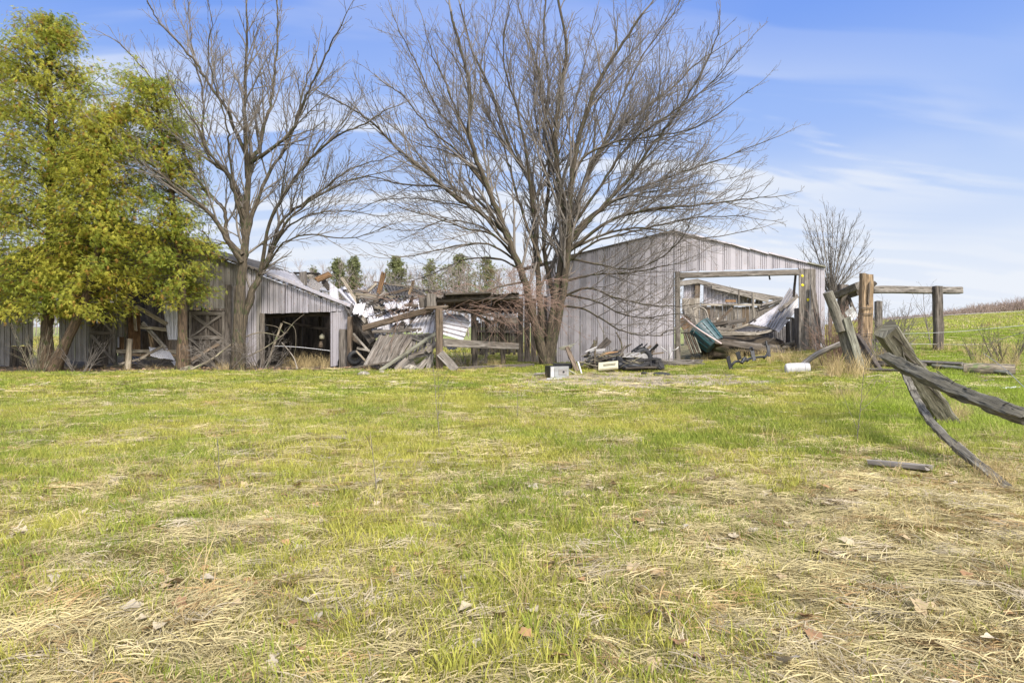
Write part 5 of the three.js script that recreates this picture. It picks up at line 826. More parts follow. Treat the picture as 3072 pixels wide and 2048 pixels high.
bareTree('elm_tree', 'largest bare tree, many straight stems fanning up left of the gable barn', [
  ['trunk', 0.205, 0.04, [0, 0.3], [[1075, 1845], [1110, 1600], [1140, 1380], [1165, 1150], [1140, 900], [1118, 700], [1150, 450], [1172, 220], [1130, -40]]],
  ['trunk', 0.17, 0.04, [0, -1.2], [[1060, 1840], [1010, 1600], [960, 1400], [900, 1250], [845, 1110], [785, 960], [725, 810], [682, 650], [690, 450], [650, 290], [590, 60]]],
  ['trunk', 0.14, 0.03, [0.2, 1.2], [[1085, 1840], [1050, 1600], [1030, 1350], [1015, 1130], [995, 920], [900, 770], [800, 470], [700, 250], [640, 20]]],
  ['trunk', 0.16, 0.04, [0, -0.8], [[1100, 1840], [1150, 1520], [1180, 1300], [1190, 1080], [1215, 800], [1310, 470], [1440, 250], [1560, 70]]],
  ['limb', 0.11, 0.02, [0, -2.6], [[875, 1180], [760, 1085], [640, 1010], [480, 880], [310, 735], [180, 605], [60, 530], [-60, 470]]],
  ['limb', 0.08, 0.015, [0, 1.5], [[840, 1130], [700, 990], [540, 940], [350, 930], [180, 890], [60, 910]]],
  ['limb', 0.09, 0.02, [0, -1.5], [[1180, 1240], [1340, 1060], [1500, 885], [1600, 740], [1690, 630], [1800, 460], [1890, 300], [1950, 130]]],
  ['limb', 0.09, 0.018, [0.2, -2.6], [[1170, 1280], [1400, 1110], [1620, 1050], [1820, 1035], [2030, 1010], [2180, 990]]],
  ['limb', 0.10, 0.018, [0.2, 1.6], [[1180, 1120], [1280, 900], [1390, 700], [1560, 555], [1700, 450], [1820, 330], [1960, 230]]],
  ['limb', 0.08, 0.018, [0.2, 2.4], [[1200, 1130], [1290, 850], [1370, 700], [1460, 480], [1560, 280], [1700, 90], [1760, -20]]],
  ['limb', 0.09, 0.015, [0, 0.8], [[1195, 1190], [1360, 1050], [1520, 960], [1750, 870], [1980, 790], [2230, 690]]],
  ['limb', 0.07, 0.014, [0, 2.2], [[1190, 1260], [1400, 1170], [1600, 1150], [1830, 1200], [2150, 1150]]],
  ['limb', 0.075, 0.015, [0, -1.0], [[1165, 1000], [1260, 800], [1400, 720], [1580, 690], [1820, 640], [2110, 450]]],
  ['limb', 0.075, 0.015, [0.2, -2.2], [[1200, 1150], [1350, 930], [1500, 720], [1720, 560], [1900, 420], [2050, 250]]],
  ['limb', 0.07, 0.015, [0, 2.0], [[840, 1120], [740, 850], [640, 680], [520, 540], [420, 320], [340, 170], [290, 50]]],
  ['limb', 0.07, 0.015, [0, 0.6], [[700, 720], [620, 560], [560, 400], [500, 280], [450, 100]]],
  ['limb', 0.06, 0.014, [0, -2.0], [[790, 970], [620, 760], [480, 640], [350, 480], [260, 420]]],
  ['limb', 0.08, 0.018, [0.2, -1.6], [[1010, 1080], [980, 850], [930, 560], [870, 380], [860, 180], [900, 0]]],
  ['limb', 0.06, 0.015, [0.2, 1.6], [[1125, 720], [1060, 540], [1030, 330], [960, 120], [920, -30]]],
  ['limb', 0.06, 0.015, [0.2, 2.4], [[1135, 880], [1040, 700], [1010, 430], [1030, 220], [1050, 0]]],
  ['limb', 0.055, 0.012, [0, -2.4], [[1180, 1300], [1330, 1330], [1500, 1355], [1660, 1290], [1770, 1180], [1830, 980]], 1.3],
  ['limb', 0.06, 0.012, [0, -1.8], [[1160, 1420], [1300, 1385], [1470, 1375], [1640, 1345], [1760, 1320]], 1.2],
  ['limb', 0.06, 0.012, [0, -2.6], [[1150, 1500], [1280, 1450], [1420, 1500], [1560, 1530], [1720, 1545], [1860, 1530]], 1.2],
  ['limb', 0.055, 0.012, [0, -3.0], [[1140, 1540], [1270, 1560], [1400, 1640], [1500, 1680], [1640, 1690], [1700, 1660]], 1],
  ['limb', 0.05, 0.012, [0, -2.0], [[1160, 1480], [1330, 1520], [1450, 1580], [1580, 1600], [1740, 1580], [1800, 1590]], 1.2],
  ['limb', 0.055, 0.012, [0, -2.0], [[930, 1320], [780, 1230], [620, 1240], [450, 1280], [280, 1300]]],
  ['limb', 0.05, 0.012, [0, 0.6], [[910, 1280], [760, 1150], [560, 1110], [420, 1160], [260, 1150]]],
  ['trunk', 0.12, 0.03, [0.1, 1.6], [[1090, 1840], [1115, 1650], [1100, 1450], [1062, 1250], [1075, 1040], [1090, 820], [1065, 640], [1085, 420], [1060, 180], [1075, -20]]],
  ['limb', 0.07, 0.014, [0, 2.4], [[1050, 1330], [960, 1090], [900, 880], [850, 720], [760, 520], [740, 330], [800, 120], [820, -20]]],
  ['limb', 0.06, 0.012, [0, -2.2], [[905, 1290], [800, 1180], [660, 1150], [500, 1090], [380, 1060], [240, 1000]]],
  ['limb', 0.05, 0.012, [0, 2.4], [[850, 1150], [720, 1060], [560, 1020], [400, 1000], [240, 1010], [120, 1060]]],
  ['limb', 0.05, 0.012, [0, 1.6], [[930, 1350], [820, 1300], [660, 1310], [500, 1380], [380, 1420]]],
  ['limb', 0.05, 0.012, [0, -1.0], [[800, 1000], [690, 830], [560, 760], [420, 720], [300, 640]]],
  ['limb', 0.06, 0.014, [0, 1.8], [[1180, 1200], [1300, 1080], [1460, 1000], [1640, 960], [1860, 930], [2060, 880]]],
  ['limb', 0.06, 0.014, [0, -2.8], [[1170, 1330], [1320, 1220], [1500, 1170], [1700, 1120], [1900, 1090], [2090, 1090]]],
  ['limb', 0.055, 0.014, [0, 2.6], [[1150, 1050], [1110, 880], [1180, 640], [1240, 440], [1280, 240], [1330, 40]]],
  ['limb', 0.045, 0.012, [0, -2.6], [[960, 1420], [820, 1450], [660, 1520], [520, 1500], [400, 1470]]],
  ['limb', 0.045, 0.012, [0, -1.6], [[980, 1480], [860, 1520], [760, 1580], [640, 1570]]],
], 25.6, { base: base((1640 - 1536) * 25.6 / 2048, 25.6), at: k4, ang: [0.25, 0.8], step: 0.38, gap: [0.3, 0.30, 0.38], most: 3.8, wander: 0.12, lift: 0.045, tip: 0.006, trunkFrom: 0.16, lean: 0.14 }, 23);
{ // tangle of reddish twigs round the foot of the big tree and over the frame
  const T = new Tubes(), r = mulberry(5);
  for (let i = 0; i < 85; i++) { const x = rr(1290, 1640, r), y = rr(850, 940, r), p = at(x, y, rr(22.4, 25, r)), d = V(rr(-1, 1, r), rr(-0.6, 0.3, r), rr(-0.4, 0.4, r)).normalize(); twigs(T, p, d, rr(0.8, 2.2, r), 0.009, 1, { wander: 0.24, lift: -0.05, tip: 0.004, gap: [0.3, 0.3, 0.3] }, r); }
  for (let i = 0; i < 16; i++) { const x = rr(1130, 1330, r), y = rr(870, 920, r), p = at(x, y, rr(23, 25, r)), d = V(rr(-1, 1, r), rr(-0.3, 0.1, r), rr(-0.4, 0.4, r)).normalize(); twigs(T, p, d, rr(0.8, 2.2, r), 0.009, 1, { wander: 0.2, lift: -0.02, tip: 0.005, gap: [0.3, 0.3, 0.3] }, r); }
  for (let i = 0; i < 75; i++) { const x = rr(1480, 1690, r), y = rr(800, 960, r), p = at(x, y, rr(24, 25.6, r)), d = V(rr(-1, 1, r), rr(-0.8, 0.6, r), rr(-0.3, 0.5, r)).normalize(); twigs(T, p, d, rr(0.6, 1.7, r), 0.009, 1, { wander: 0.26, lift: -0.03, tip: 0.004, gap: [0.3, 0.3, 0.3] }, r); }
  const g = T.build(); const m = solo('vine', 'tangle of reddish bare vines draped over the timber frame and the tree foot', 'vine', g, M.twigRed); m.userData.kind = 'stuff';
}
{ // slim bare tree behind the right corner of the gable barn
  const r = mulberry(91), T = new Tubes(), b = base(14.9, 32), t = thing('sapling_tree', 'small upright bare tree behind the right corner of the gable barn', 'tree', b), L = new Tubes();
  const tip = [[2400, 740], [2412, 640], [2425, 690], [2440, 640], [2462, 640], [2480, 615], [2500, 620], [2520, 640], [2540, 665], [2562, 660], [2580, 700], [2604, 730], [2600, 780], [2590, 810], [2415, 800], [2450, 690], [2530, 700], [2490, 660]];
  for (const [x, y] of tip) { const c = curve([b.clone().add(V(0, -0.1, 0)), at(2494, 900, 32), at(mix(2494, x, 0.45), mix(870, y, 0.4), 32 + rr(-0.5, 0.5, r)), at(x, y, 32 + rr(-1.2, 1.2, r))], 14); L.add(c, c.map((_, i) => mix(0.05, 0.008, i / 14)), 5); for (let i = 5; i < 14; i++) { const d = c[i + 1 > 14 ? 14 : i + 1].clone().sub(c[i]).normalize(); for (let q = 0; q < 2; q++) twigs(T, c[i], sideways(d, r, rr(0.3, 0.6, r)), rr(0.4, 1.0, r), 0.01, 1, { wander: 0.1, lift: 0.08, tip: 0.005, gap: [0.3, 0.25, 0.3] }, r); } }
  part(t, 'trunk', L.build(), M.twig); part(t, 'twigs', T.build(), M.twig).userData.kind = 'stuff';
}
function shrub(name, label, x, y, Z, h, w, n, mat, seed, lev = 1, lift = 0.03) {
  const r = mulberry(seed), T = new Tubes(), p = Z ? base((x - 1536) * Z / 2048, Z) : G(x, y), L = new Tubes();
  const t = thing(name, label, 'shrub', p);
  for (let i = 0; i < n; i++) { const a = rr(0, 6.28, r), s = p.clone().add(V(Math.cos(a) * w * 0.2 * r(), -0.05, Math.sin(a) * w * 0.2 * r())), d = V(Math.cos(a) * w * 0.5, h, Math.sin(a) * w * 0.4).normalize(); twigs(i < n / 3 ? L : T, s, d, h * rr(0.6, 1.1, r), 0.012 + h * 0.002, lev, { wander: 0.12, lift, tip: 0.0035, gap: [0.3, 0.22, 0.3] }, r); }
  part(t, 'stem', L.build(), mat); part(t, 'twigs', T.build(), mat).userData.kind = 'stuff';
}
shrub('bare_shrub', 'bare bushy shrub between the rotten post and the frame post', 2672, 0, 24, 1.9, 2.0, 26, M.twig, 1, 2);
shrub('bare_shrub', 'low brown thicket right of the rotten post', 2640, 0, 21.5, 1.3, 1.8, 30, M.twig, 2, 2, -0.02);
shrub('bare_shrub', 'thin bare sapling standing at the left side of the frame post', 2798, 0, 26.4, 2.5, 1.2, 3, M.twig, 3, 2);
shrub('bare_shrub', 'reddish thicket behind the big leaning post', 2490, 0, 21.5, 1.9, 1.4, 34, M.twigRed, 4, 2);
shrub('bare_shrub', 'tall weedy stems at the right edge beyond the hollow log', 3020, 1095, 0, 1.3, 1.4, 16, M.paleBark, 6, 1, 0.05);
shrub('bare_shrub', 'second clump of weedy stems left of the one at the right edge', 2940, 1085, 0, 1.0, 1.3, 9, M.paleBark, 7, 1, 0.05);
shrub('bare_shrub', 'tangle of thin stems in the mouth of the lean-to', 775, 0, 24.2, 1.5, 2.6, 24, M.twig, 8, 2, -0.03);
shrub('bare_shrub', 'low thicket of thin stems round the foot of the maple', 680, 0, 23.4, 1.3, 2.4, 26, M.twig, 9, 2, -0.02);
shrub('bare_shrub', 'brush in the opening behind the grey rail', 1400, 0, 24.5, 1.1, 2.2, 22, M.twig, 10, 2, -0.03);
shrub('bare_shrub', 'young pale stems standing before the left cedar trunk', 108, 0, 22.2, 1.7, 1.2, 12, M.paleBark, 12, 1, 0.05);
shrub('bare_shrub', 'thin young stems between the leaning cedar trunk and the braced door', 235, 0, 22.6, 1.1, 1.3, 12, M.twig, 13, 1, 0.03);
shrub('bare_shrub', 'tangle of twigs inside the wide opening behind the cut post', 450, 0, 24.9, 0.8, 2.0, 22, M.twig, 14, 2, -0.04);

// ------------------------------------------------------------------ cedars: trunk, limbs and hanging sprays of scale leaves
function sprayGeo(r, len) {                                      // one flat drooping spray
  const P = [], I = [], q = (a, b, w, up) => { const d = b.clone().sub(a).normalize(), s = new THREE.Vector3().crossVectors(d, up).normalize().multiplyScalar(w), k = P.length / 3; for (const v of [a.clone().addScaledVector(s, 0.5), a.clone().addScaledVector(s, -0.5), b.clone().addScaledVector(s, -0.22), b.clone().addScaledVector(s, 0.22)]) P.push(v.x, v.y, v.z); I.push(k, k + 1, k + 2, k, k + 2, k + 3); };
  const c = []; for (let i = 0; i <= 4; i++) { const f = i / 4; c.push(V(f * len, -f * f * len * 0.45, 0)); }
  for (let i = 0; i < 4; i++) q(c[i], c[i + 1], len * 0.06, V(0, 0.6, 0.8));
  for (let i = 0; i < 11; i++) { const f = 0.12 + 0.84 * i / 11, b = c[Math.floor(f * 4)].clone().lerp(c[Math.floor(f * 4) + 1], f * 4 % 1), sd = i % 2 ? 1 : -1, l = len * (0.5 - 0.32 * f) * rr(0.7, 1.2, r); q(b, b.clone().add(V(l * 0.7, -l * rr(0.1, 0.7, r), sd * l * 0.75)), l * 0.24, V(rr(-0.4, 0.4, r), 1, rr(-0.4, 0.4, r))); }
  const g = new THREE.BufferGeometry(); g.setAttribute('position', new THREE.Float32BufferAttribute(P, 3)); g.setIndex(I); const f = g.toNonIndexed(); f.computeVertexNormals(); return f;
}
const leafMat = (o = {}) => new THREE.MeshPhysicalMaterial({ color: 0xffffff, side: THREE.DoubleSide, roughness: 1, transmission: 0.3, thickness: 0, specularIntensity: 0, ...o });
const M4 = new THREE.Matrix4(), Q4 = new THREE.Quaternion(), E4 = new THREE.Euler();
function scatter(parent, name, geos, mat, list, root) {          // list: [matrix, color]; several shapes share the places
  geos.forEach((g, k) => {
    const mine = list.filter((_, i) => i % geos.length === k); if (!mine.length) return;
    const m = new THREE.InstancedMesh(g, mat, mine.length); mine.forEach(([x, c], i) => { m.setMatrixAt(i, x); m.setColorAt(i, c); });
    m.name = parent === scene ? numbered(name) : name; m.castShadow = m.receiveShadow = true; m.userData.kind = 'stuff'; parent.add(m); if (root) root(m);
  });
}
const cedarMat = leafMat({ transmission: 0.5 }), sprays = [1, 2, 3].map((s) => sprayGeo(mulberry(s * 7), 0.16));
function cedar(label, baseX, Z, axis, halfWidth, yRange, r0, seed, N, per, tone) {
  const r = mulberry(seed), b = base(baseX, Z), t = thing('cedar_tree', label, 'tree', b);
  const P = axis.map(([x, y]) => at(x, y, Z)); P[0].copy(b).y -= 0.15; const c = curve(P, 30);
  part(t, 'trunk', new Tubes().add(c, c.map((_, i) => mix(r0, 0.02, Math.pow(i / 30, 0.75)) * (i < 3 ? 1.35 - i * 0.11 : 1)), 11, 0.14).build(), M.cedarBark);
  const list = [], L = new Tubes(), y0 = yRange[0], y1 = yRange[1];
  const axisAt = (y) => { const Y = EYE + (HORIZON - y) * Z / 2048; let k = 0; while (k < 29 && c[k + 1].y < Y) k++; return c[k].clone().lerp(c[k + 1], clamp((Y - c[k].y) / Math.max(1e-3, c[k + 1].y - c[k].y), 0, 1)); };
  for (let i = 0; i < N; i++) {
    const f = Math.pow((i + r()) / N, 1.15), y = mix(y0, y1, f), a = rr(0, 6.283, r) , [wl, wr] = halfWidth(y), w = (Math.cos(a) < 0 ? wl : wr) * Z / 2048;
    const l = Math.max(0.25, w * mix(1, 0.8, Math.abs(Math.sin(a))) * rr(0.6, 1.12, r)), s = axisAt(y + w * 18), dir = V(Math.cos(a), 0, Math.sin(a));
    const bend = mix(0.95, 0.25, f) + rr(-0.2, 0.25, r), droop = rr(0.2, 0.5, r), pts = []; for (let k = 0; k <= 6; k++) { const q = k / 6; pts.push(s.clone().addScaledVector(dir, l * q).add(V(rr(-0.06, 0.06, r) * k / 3, l * (bend * q - droop * q * q * 0.9), rr(-0.06, 0.06, r) * k / 3))); }
    L.add(pts, pts.map((_, k) => mix(0.010 + l * 0.007, 0.004, k / 6)), 4);
    const yellow = clamp(rr(0, 1, r) * 0.9 + tone, 0, 1), n = Math.round(per * 1.7 * (0.35 + l * 0.55) * rr(0.5, 1.3, r));
    for (let k = 0; k < n; k++) {
      const q = Math.pow(rr(0.05, 1, r), 0.6), kk = Math.min(5, Math.floor(q * 6)), p = pts[kk].clone().lerp(pts[kk + 1], q * 6 - kk), sp = 0.12 + l * 0.15 * (1 - Math.abs(q - 0.75));
      p.add(V(rr(-1, 1, r) * sp, rr(-1.2, 0.9, r) * sp * 0.8, rr(-1, 1, r) * sp));
      E4.set(rr(-0.7, 0.7, r), -a + rr(-1.2, 1.2, r), rr(-1.1, 0.75, r)); Q4.setFromEuler(E4); const sc = rr(0.5, 1.25, r);
      p.sub(b); const col = new THREE.Color(), u = clamp(yellow + rr(-0.3, 0.3, r), 0, 1), dk = rr(0.75, 1.2, r), brown = r() < 0.10;
      if (brown) col.setRGB(0.44 * dk, 0.26 * dk, 0.07 * dk); else col.setRGB(mix(0.29, 0.60, u) * dk, mix(0.35, 0.55, u) * dk, mix(0.065, 0.095, u) * dk);
      list.push([new THREE.Matrix4().compose(p, Q4, V(sc, sc, sc)), col]);
    }
  }
  part(t, 'limb', L.build(), M.bark);
  scatter(t, 'crown', sprays, cedarMat, list);
}
const lerpTab = (tab) => (y) => { let k = 0; while (k < tab.length - 2 && tab[k + 1][0] < y) k++; const [ya, la, ra] = tab[k], [yb, lb, rb] = tab[k + 1], f = clamp((y - ya) / (yb - ya), 0, 1); return [mix(la, lb, f), mix(ra, rb, f)]; };
cedar('tallest yellow green cedar at the left edge with a fat reddish trunk', (134 - 1536) * 23.2 / 2048, 23.2, [[134, 1112], [142, 950], [150, 700], [152, 400], [150, 200], [152, 60]], lerpTab([[55, 26, 30], [120, 105, 95], [200, 170, 135], [300, 205, 180], [400, 215, 200], [600, 230, 190], [800, 230, 180], [920, 200, 140]]), [66, 915], 0.25, 41, 330, 52, 0.04);
cedar('dark edged cedar at the very left edge of the view, partly cut off', (-75 - 1536) * 24 / 2048, 24, [[-75, 1112], [-70, 800], [-60, 500], [-50, 160]], lerpTab([[160, 30, 40], [300, 120, 130], [500, 150, 160], [750, 170, 190], [920, 120, 150]]), [170, 925], 0.2, 88, 190, 48, 0.0);
cedar('cedar with a leaning trunk and bright low branches, in front of the braced door', (205 - 1536) * 23.6 / 2048, 22.6, [[205, 1106], [252, 900], [300, 700], [312, 520], [310, 330]], lerpTab([[330, 50, 70], [420, 90, 110], [520, 120, 140], [620, 150, 165], [740, 160, 185], [850, 130, 200], [920, 70, 140]]), [345, 915], 0.20, 52, 250, 48, 0.16);
cedar('olive cedar standing right of the wide opening, its lower trunk bare and grey', (548 - 1536) * 23.4 / 2048, 23.4, [[548, 1108], [545, 900], [530, 720], [500, 480], [470, 330], [455, 235]], lerpTab([[235, 45, 45], [310, 160, 85], [400, 190, 100], [520, 200, 110], [650, 180, 130], [780, 160, 145], [880, 90, 125]]), [245, 885], 0.2, 63, 240, 42, -0.08);

// ------------------------------------------------------------------ pines and woods far behind
{
  const r = mulberry(300), tuft = (() => { const P = [], I = []; for (let i = 0; i < 22; i++) { const d = V(rr(-1, 1, r), rr(-0.2, 1.2, r), rr(-1, 1, r)).normalize(), s = new THREE.Vector3().crossVectors(d, V(r(), r(), r())).normalize().multiplyScalar(0.035), k = P.length / 3, e = d.multiplyScalar(rr(0.3, 0.5, r)); P.push(s.x, s.y, s.z, -s.x, -s.y, -s.z, e.x, e.y, e.z); I.push(k, k + 1, k + 2); } const g = new THREE.BufferGeometry(); g.setAttribute('position', new THREE.Float32BufferAttribute(P, 3)); g.setIndex(I); const f = g.toNonIndexed(); f.computeVertexNormals(); return f; })();
  const pm = leafMat({ transmission: 0.15 });
  const pine = (label, x, yTop, Z, wpx, n, low, tone) => {
    const b = base((x - 1536) * Z / 2048, Z), top = at(x, yTop, Z), h = top.y - b.y, t = thing('pine_tree', label, 'tree', b), list = [], L = new Tubes();
    part(t, 'trunk', rod([b, b.clone().lerp(top, 0.5), top], 0.2, 0.04, 7, 6), M.bark);
    for (let i = 0; i < n; i++) { const f = mix(low, 0.99, Math.pow(r(), 0.85)), w = wpx * 2.3 * Z / 2048 / 2 * (0.15 + 1.1 * fbm(f * 7 + x, x + Math.cos(i) * 0.8, 2)) * Math.pow(1 - (f - low) / (1 - low), 0.8) * rr(0.3, 1.4, r) + 0.1, a = rr(0, 6.28, r), s = b.clone().lerp(top, f), e = s.clone().add(V(Math.cos(a) * w, w * 0.3, Math.sin(a) * w)); L.add([s, e], [0.035, 0.015], 3);
      for (let k = 0; k < 9; k++) { const q = mix(0.25, 1.1, r()), p = s.clone().lerp(e, q).add(V(rr(-0.6, 0.6, r), rr(-0.45, 0.6, r), rr(-0.6, 0.6, r))).sub(b); E4.set(rr(-1, 1, r), rr(0, 6, r), rr(-1, 1, r)); Q4.setFromEuler(E4); const sc = rr(0.6, 1.15, r), d = rr(0.7, 1.25, r); list.push([new THREE.Matrix4().compose(p, Q4, V(sc, sc, sc)), new THREE.Color().setRGB((0.22 + tone) * d, (0.235 + tone * 0.8) * d, 0.11 * d)]); } }
    part(t, 'limb', L.build(), M.bark); scatter(t, 'crown', [tuft], pm, list);
  };
  pine('left one of the twin dark pines above the lean-to roof', 1014, 780, 118, 52, 110, 0.42, 0); pine('right one of the twin dark pines above the lean-to roof', 1060, 775, 122, 58, 130, 0.4, 0);
  pine('round pine standing above the rusty stub on the wreck', 1188, 776, 120, 80, 150, 0.42, 0.015); pine('pine seen through the left branches of the big bare tree', 1292, 782, 130, 60, 70, 0.45, 0.03); pine('broad pine behind the big bare tree, above the round beam', 1378, 770, 122, 110, 160, 0.42, 0.02);
  pine('small pine tip behind the dark top board of the wreck', 938, 802, 130, 26, 40, 0.5, 0); pine('pine behind the stems of the big bare tree', 1460, 776, 128, 80, 90, 0.45, 0.03);
  pine('dark pine seen through the gap at the left edge', 20, 880, 70, 110, 80, 0.1, 0.0);
  // bare far wood in one mass
  const T = new Tubes(); let q = 0;
  for (let x = -260; x < 1760; x += rr(7, 15, r)) { const Z = rr(95, 150, r), yT = 868 - 62 * fbm(x * 0.018 + 4, 2, 3) * (x > 700 ? 1 : 0.9) - rr(0, 46, r), b = base((x - 1536) * Z / 2048, Z), h = (EYE + (HORIZON - yT) * Z / 2048) - b.y, d = V(rr(-0.08, 0.08, r), 1, 0).normalize(), pts = [b, b.clone().addScaledVector(d, h * 0.5), b.clone().addScaledVector(d, h)]; T.add(pts, [0.12, 0.07, 0.02], 4); for (let i = 0; i < 34; i++) { const f = rr(0.12, 0.97, r), s = b.clone().addScaledVector(d, h * f), a = rr(0, 6.28, r), l = h * rr(0.12, 0.3, r) * (1.1 - f * 0.6), m = s.clone().add(V(Math.cos(a) * l * 0.6, l * 0.7, Math.sin(a) * l * 0.5)); T.add([s, m], [0.035, 0.015], 3); for (let k = 0; k < 3; k++) T.add([s.clone().lerp(m, rr(0.3, 1, r)), m.clone().add(V(rr(-0.6, 0.6, r), rr(0.2, 1.1, r), rr(-0.6, 0.6, r)))], [0.016, 0.01], 3); } q++; }
  const far = struct('woods', T.build(), std({ color: lin(0.30, 0.24, 0.215) }), 'stuff', 'pale leafless woods far behind the ruined sheds');
  // brush along the top of the right hill
  const B = new Tubes(); for (let i = 0; i < 620; i++) { const s = rr(2560, 3500, r), Z = rr(88, 128, r), x = (s - 1536) * Z / 2048, b = base(x, Z), h = mix(0.5, 1.9, sstep(2700, 3050, s)) * rr(0.5, 1.1, r); for (let k = 0; k < 16; k++) { const d = V(rr(-0.6, 0.6, r), 1, rr(-0.5, 0.5, r)).normalize(), o = b.clone().add(V(rr(-1, 1, r), 0, rr(-1, 1, r))), e = o.clone().addScaledVector(d, h * rr(0.6, 1.1, r)); B.add([o, e], [0.03, 0.012], 3); for (let m = 0; m < 2; m++) B.add([o.clone().lerp(e, rr(0.4, 0.8, r)), e.clone().add(V(rr(-0.5, 0.5, r), rr(-0.4, 0.3, r), rr(-0.4, 0.4, r)))], [0.016, 0.01], 3); } }
  struct('brush', B.build(), std({ color: lin(0.34, 0.25, 0.20) }), 'stuff', 'brown leafless brush along the top of the grassy hill');
}

// ------------------------------------------------------------------ grass: flattened straw, green tufts, dry stalks, dead leaves
{
  const r = mulberry(808);
  const strandGeo = (n, rad, len, wid, high) => {                // a mat of long flattened dead blades combed one way
    const P = [], I = [], comb = rr(0, 6.28, r);
    for (let i = 0; i < n; i++) {
      const a = rr(0, 6.28, r), d = Math.sqrt(r()) * rad, x = Math.cos(a) * d, z = Math.sin(a) * d, dir = comb + rr(-0.55, 0.55, r) + (r() < 0.25 ? rr(-1.6, 1.6, r) : 0), l = len * rr(0.25, 1.3, r), w = wid * rr(0.4, 1.7, r), h0 = rr(0.0, high * 0.7, r), arc = Math.pow(r(), 1.6) * high, k = P.length / 3, turn = rr(-0.22, 0.22, r);
      let px = x - Math.cos(dir) * l / 2, pz = z - Math.sin(dir) * l / 2;
      for (let s = 0; s <= 4; s++) { const f = s / 4, dd = dir + turn * f, y = h0 + arc * Math.sin(f * 3.14) * 0.8, ww = w * (s === 4 ? 0.2 : s === 0 ? 0.7 : 1); P.push(px - Math.sin(dd) * ww / 2, y, pz + Math.cos(dd) * ww / 2, px + Math.sin(dd) * ww / 2, y + ww * 0.5, pz - Math.cos(dd) * ww / 2); px += Math.cos(dd) * l / 4; pz += Math.sin(dd) * l / 4; }
      for (let s = 0; s < 4; s++) I.push(k + s * 2, k + s * 2 + 1, k + s * 2 + 2, k + s * 2 + 1, k + s * 2 + 3, k + s * 2 + 2);
    }
    const g = new THREE.BufferGeometry(); g.setAttribute('position', new THREE.Float32BufferAttribute(P, 3)); g.setIndex(I); g.computeVertexNormals(); return g;
  };
  const bladeGeo = (n, rad, h, wid, lean) => {                    // a tuft of upright blades
    const P = [], I = [];
    for (let i = 0; i < n; i++) {
      const a = rr(0, 6.28, r), d = Math.sqrt(r()) * rad, x = Math.cos(a) * d, z = Math.sin(a) * d, b = rr(0, 6.28, r), L = lean * rr(0.2, 1.2, r), hh = h * rr(0.45, 1.15, r), w = wid * rr(0.7, 1.3, r), f = rr(0, 3.14, r), cx = Math.cos(f) * w / 2, cz = Math.sin(f) * w / 2, k = P.length / 3;
      for (let s = 0; s < 3; s++) { const q = s / 3, ox = Math.cos(b) * L * hh * q * q, oz = Math.sin(b) * L * hh * q * q, ww = 1 - q * 0.35; P.push(x + ox - cx * ww, hh * q * (1 - L * q * 0.2), z + oz - cz * ww, x + ox + cx * ww, hh * q * (1 - L * q * 0.2), z + oz + cz * ww); }
      P.push(x + Math.cos(b) * L * hh, hh * (1 - L * 0.25), z + Math.sin(b) * L * hh); I.push(k, k + 1, k + 2, k + 1, k + 3, k + 2, k + 2, k + 3, k + 4, k + 3, k + 5, k + 4, k + 4, k + 5, k + 6);
    }
    const g = new THREE.BufferGeometry(); g.setAttribute('position', new THREE.Float32BufferAttribute(P, 3)); g.setIndex(I); g.computeVertexNormals(); return g;
  };
  const straws = [0, 1, 2, 3, 4].map(() => strandGeo(30, 0.15, 0.20, 0.0029, 0.022)), strawsFar = [0, 1, 2].map(() => strandGeo(30, 0.3, 0.30, 0.007, 0.03));
  const blades = [0, 1, 2, 3].map((i) => bladeGeo(10 + i * 3, 0.06 + i * 0.015, 0.115, 0.0062, 0.6)), bladesFar = [0, 1, 2].map(() => bladeGeo(30, 0.17, 0.075, 0.010, 0.7)), bladesHill = [0, 1].map(() => bladeGeo(30, 0.5, 0.16, 0.03, 0.8)), tallDry = [0, 1, 2].map(() => bladeGeo(16, 0.14, 0.62, 0.007, 0.75));
  const straw = [], strawF = [], green = [], greenF = [], hill = [], dry = [];
  const place = (x, Z, s, tilt = 0.12, dy = 0) => { E4.set(rr(-tilt, tilt, r), rr(0, 6.283, r), rr(-tilt, tilt, r)); Q4.setFromEuler(E4); return new THREE.Matrix4().compose(V(x, ground(x, Z) + dy, -Z), Q4, V(s, s, s)); };
  const strawCol = (x, Z) => { const t = rr(0, 1, r), p = fbm(x * 0.9 + 60, Z * 0.9 + 4, 3), d = rr(0.65, 1.25, r) * mix(0.85, 1.1, p), o = r(); return o < 0.12 ? lin(0.50 * d, 0.42 * d, 0.29 * d) : o < 0.22 ? lin(0.40 * d, 0.27 * d, 0.13 * d) : lin(mix(0.48, 0.57, t) * d, mix(0.40, 0.475, t) * d, mix(0.19, 0.26, t) * d); };
  const greenCol = (x, Z, far) => { const t = fbm(x * 0.8 + 20, Z * 0.8 + 33, 3) + rr(-0.25, 0.25, r), d = rr(0.75, 1.25, r), c = sstep(0.2, 0.8, t), R0 = sstep(0.42, 0.6, x / Math.max(3, Z)) * sstep(7, 10, Z); return lin(mix(mix(0.25, 0.49, c), 0.36, R0 * 0.7) * d, mix(mix(0.31, 0.46, c), 0.45, R0 * 0.7) * d, mix(0.055, 0.105, c) * d); };
  const inside = (x, Z) => (Z > 25.6 && Z < 40 && x < -5.6) || (Z > 29 && Z < 40 && x > 0.5 && x < 12);
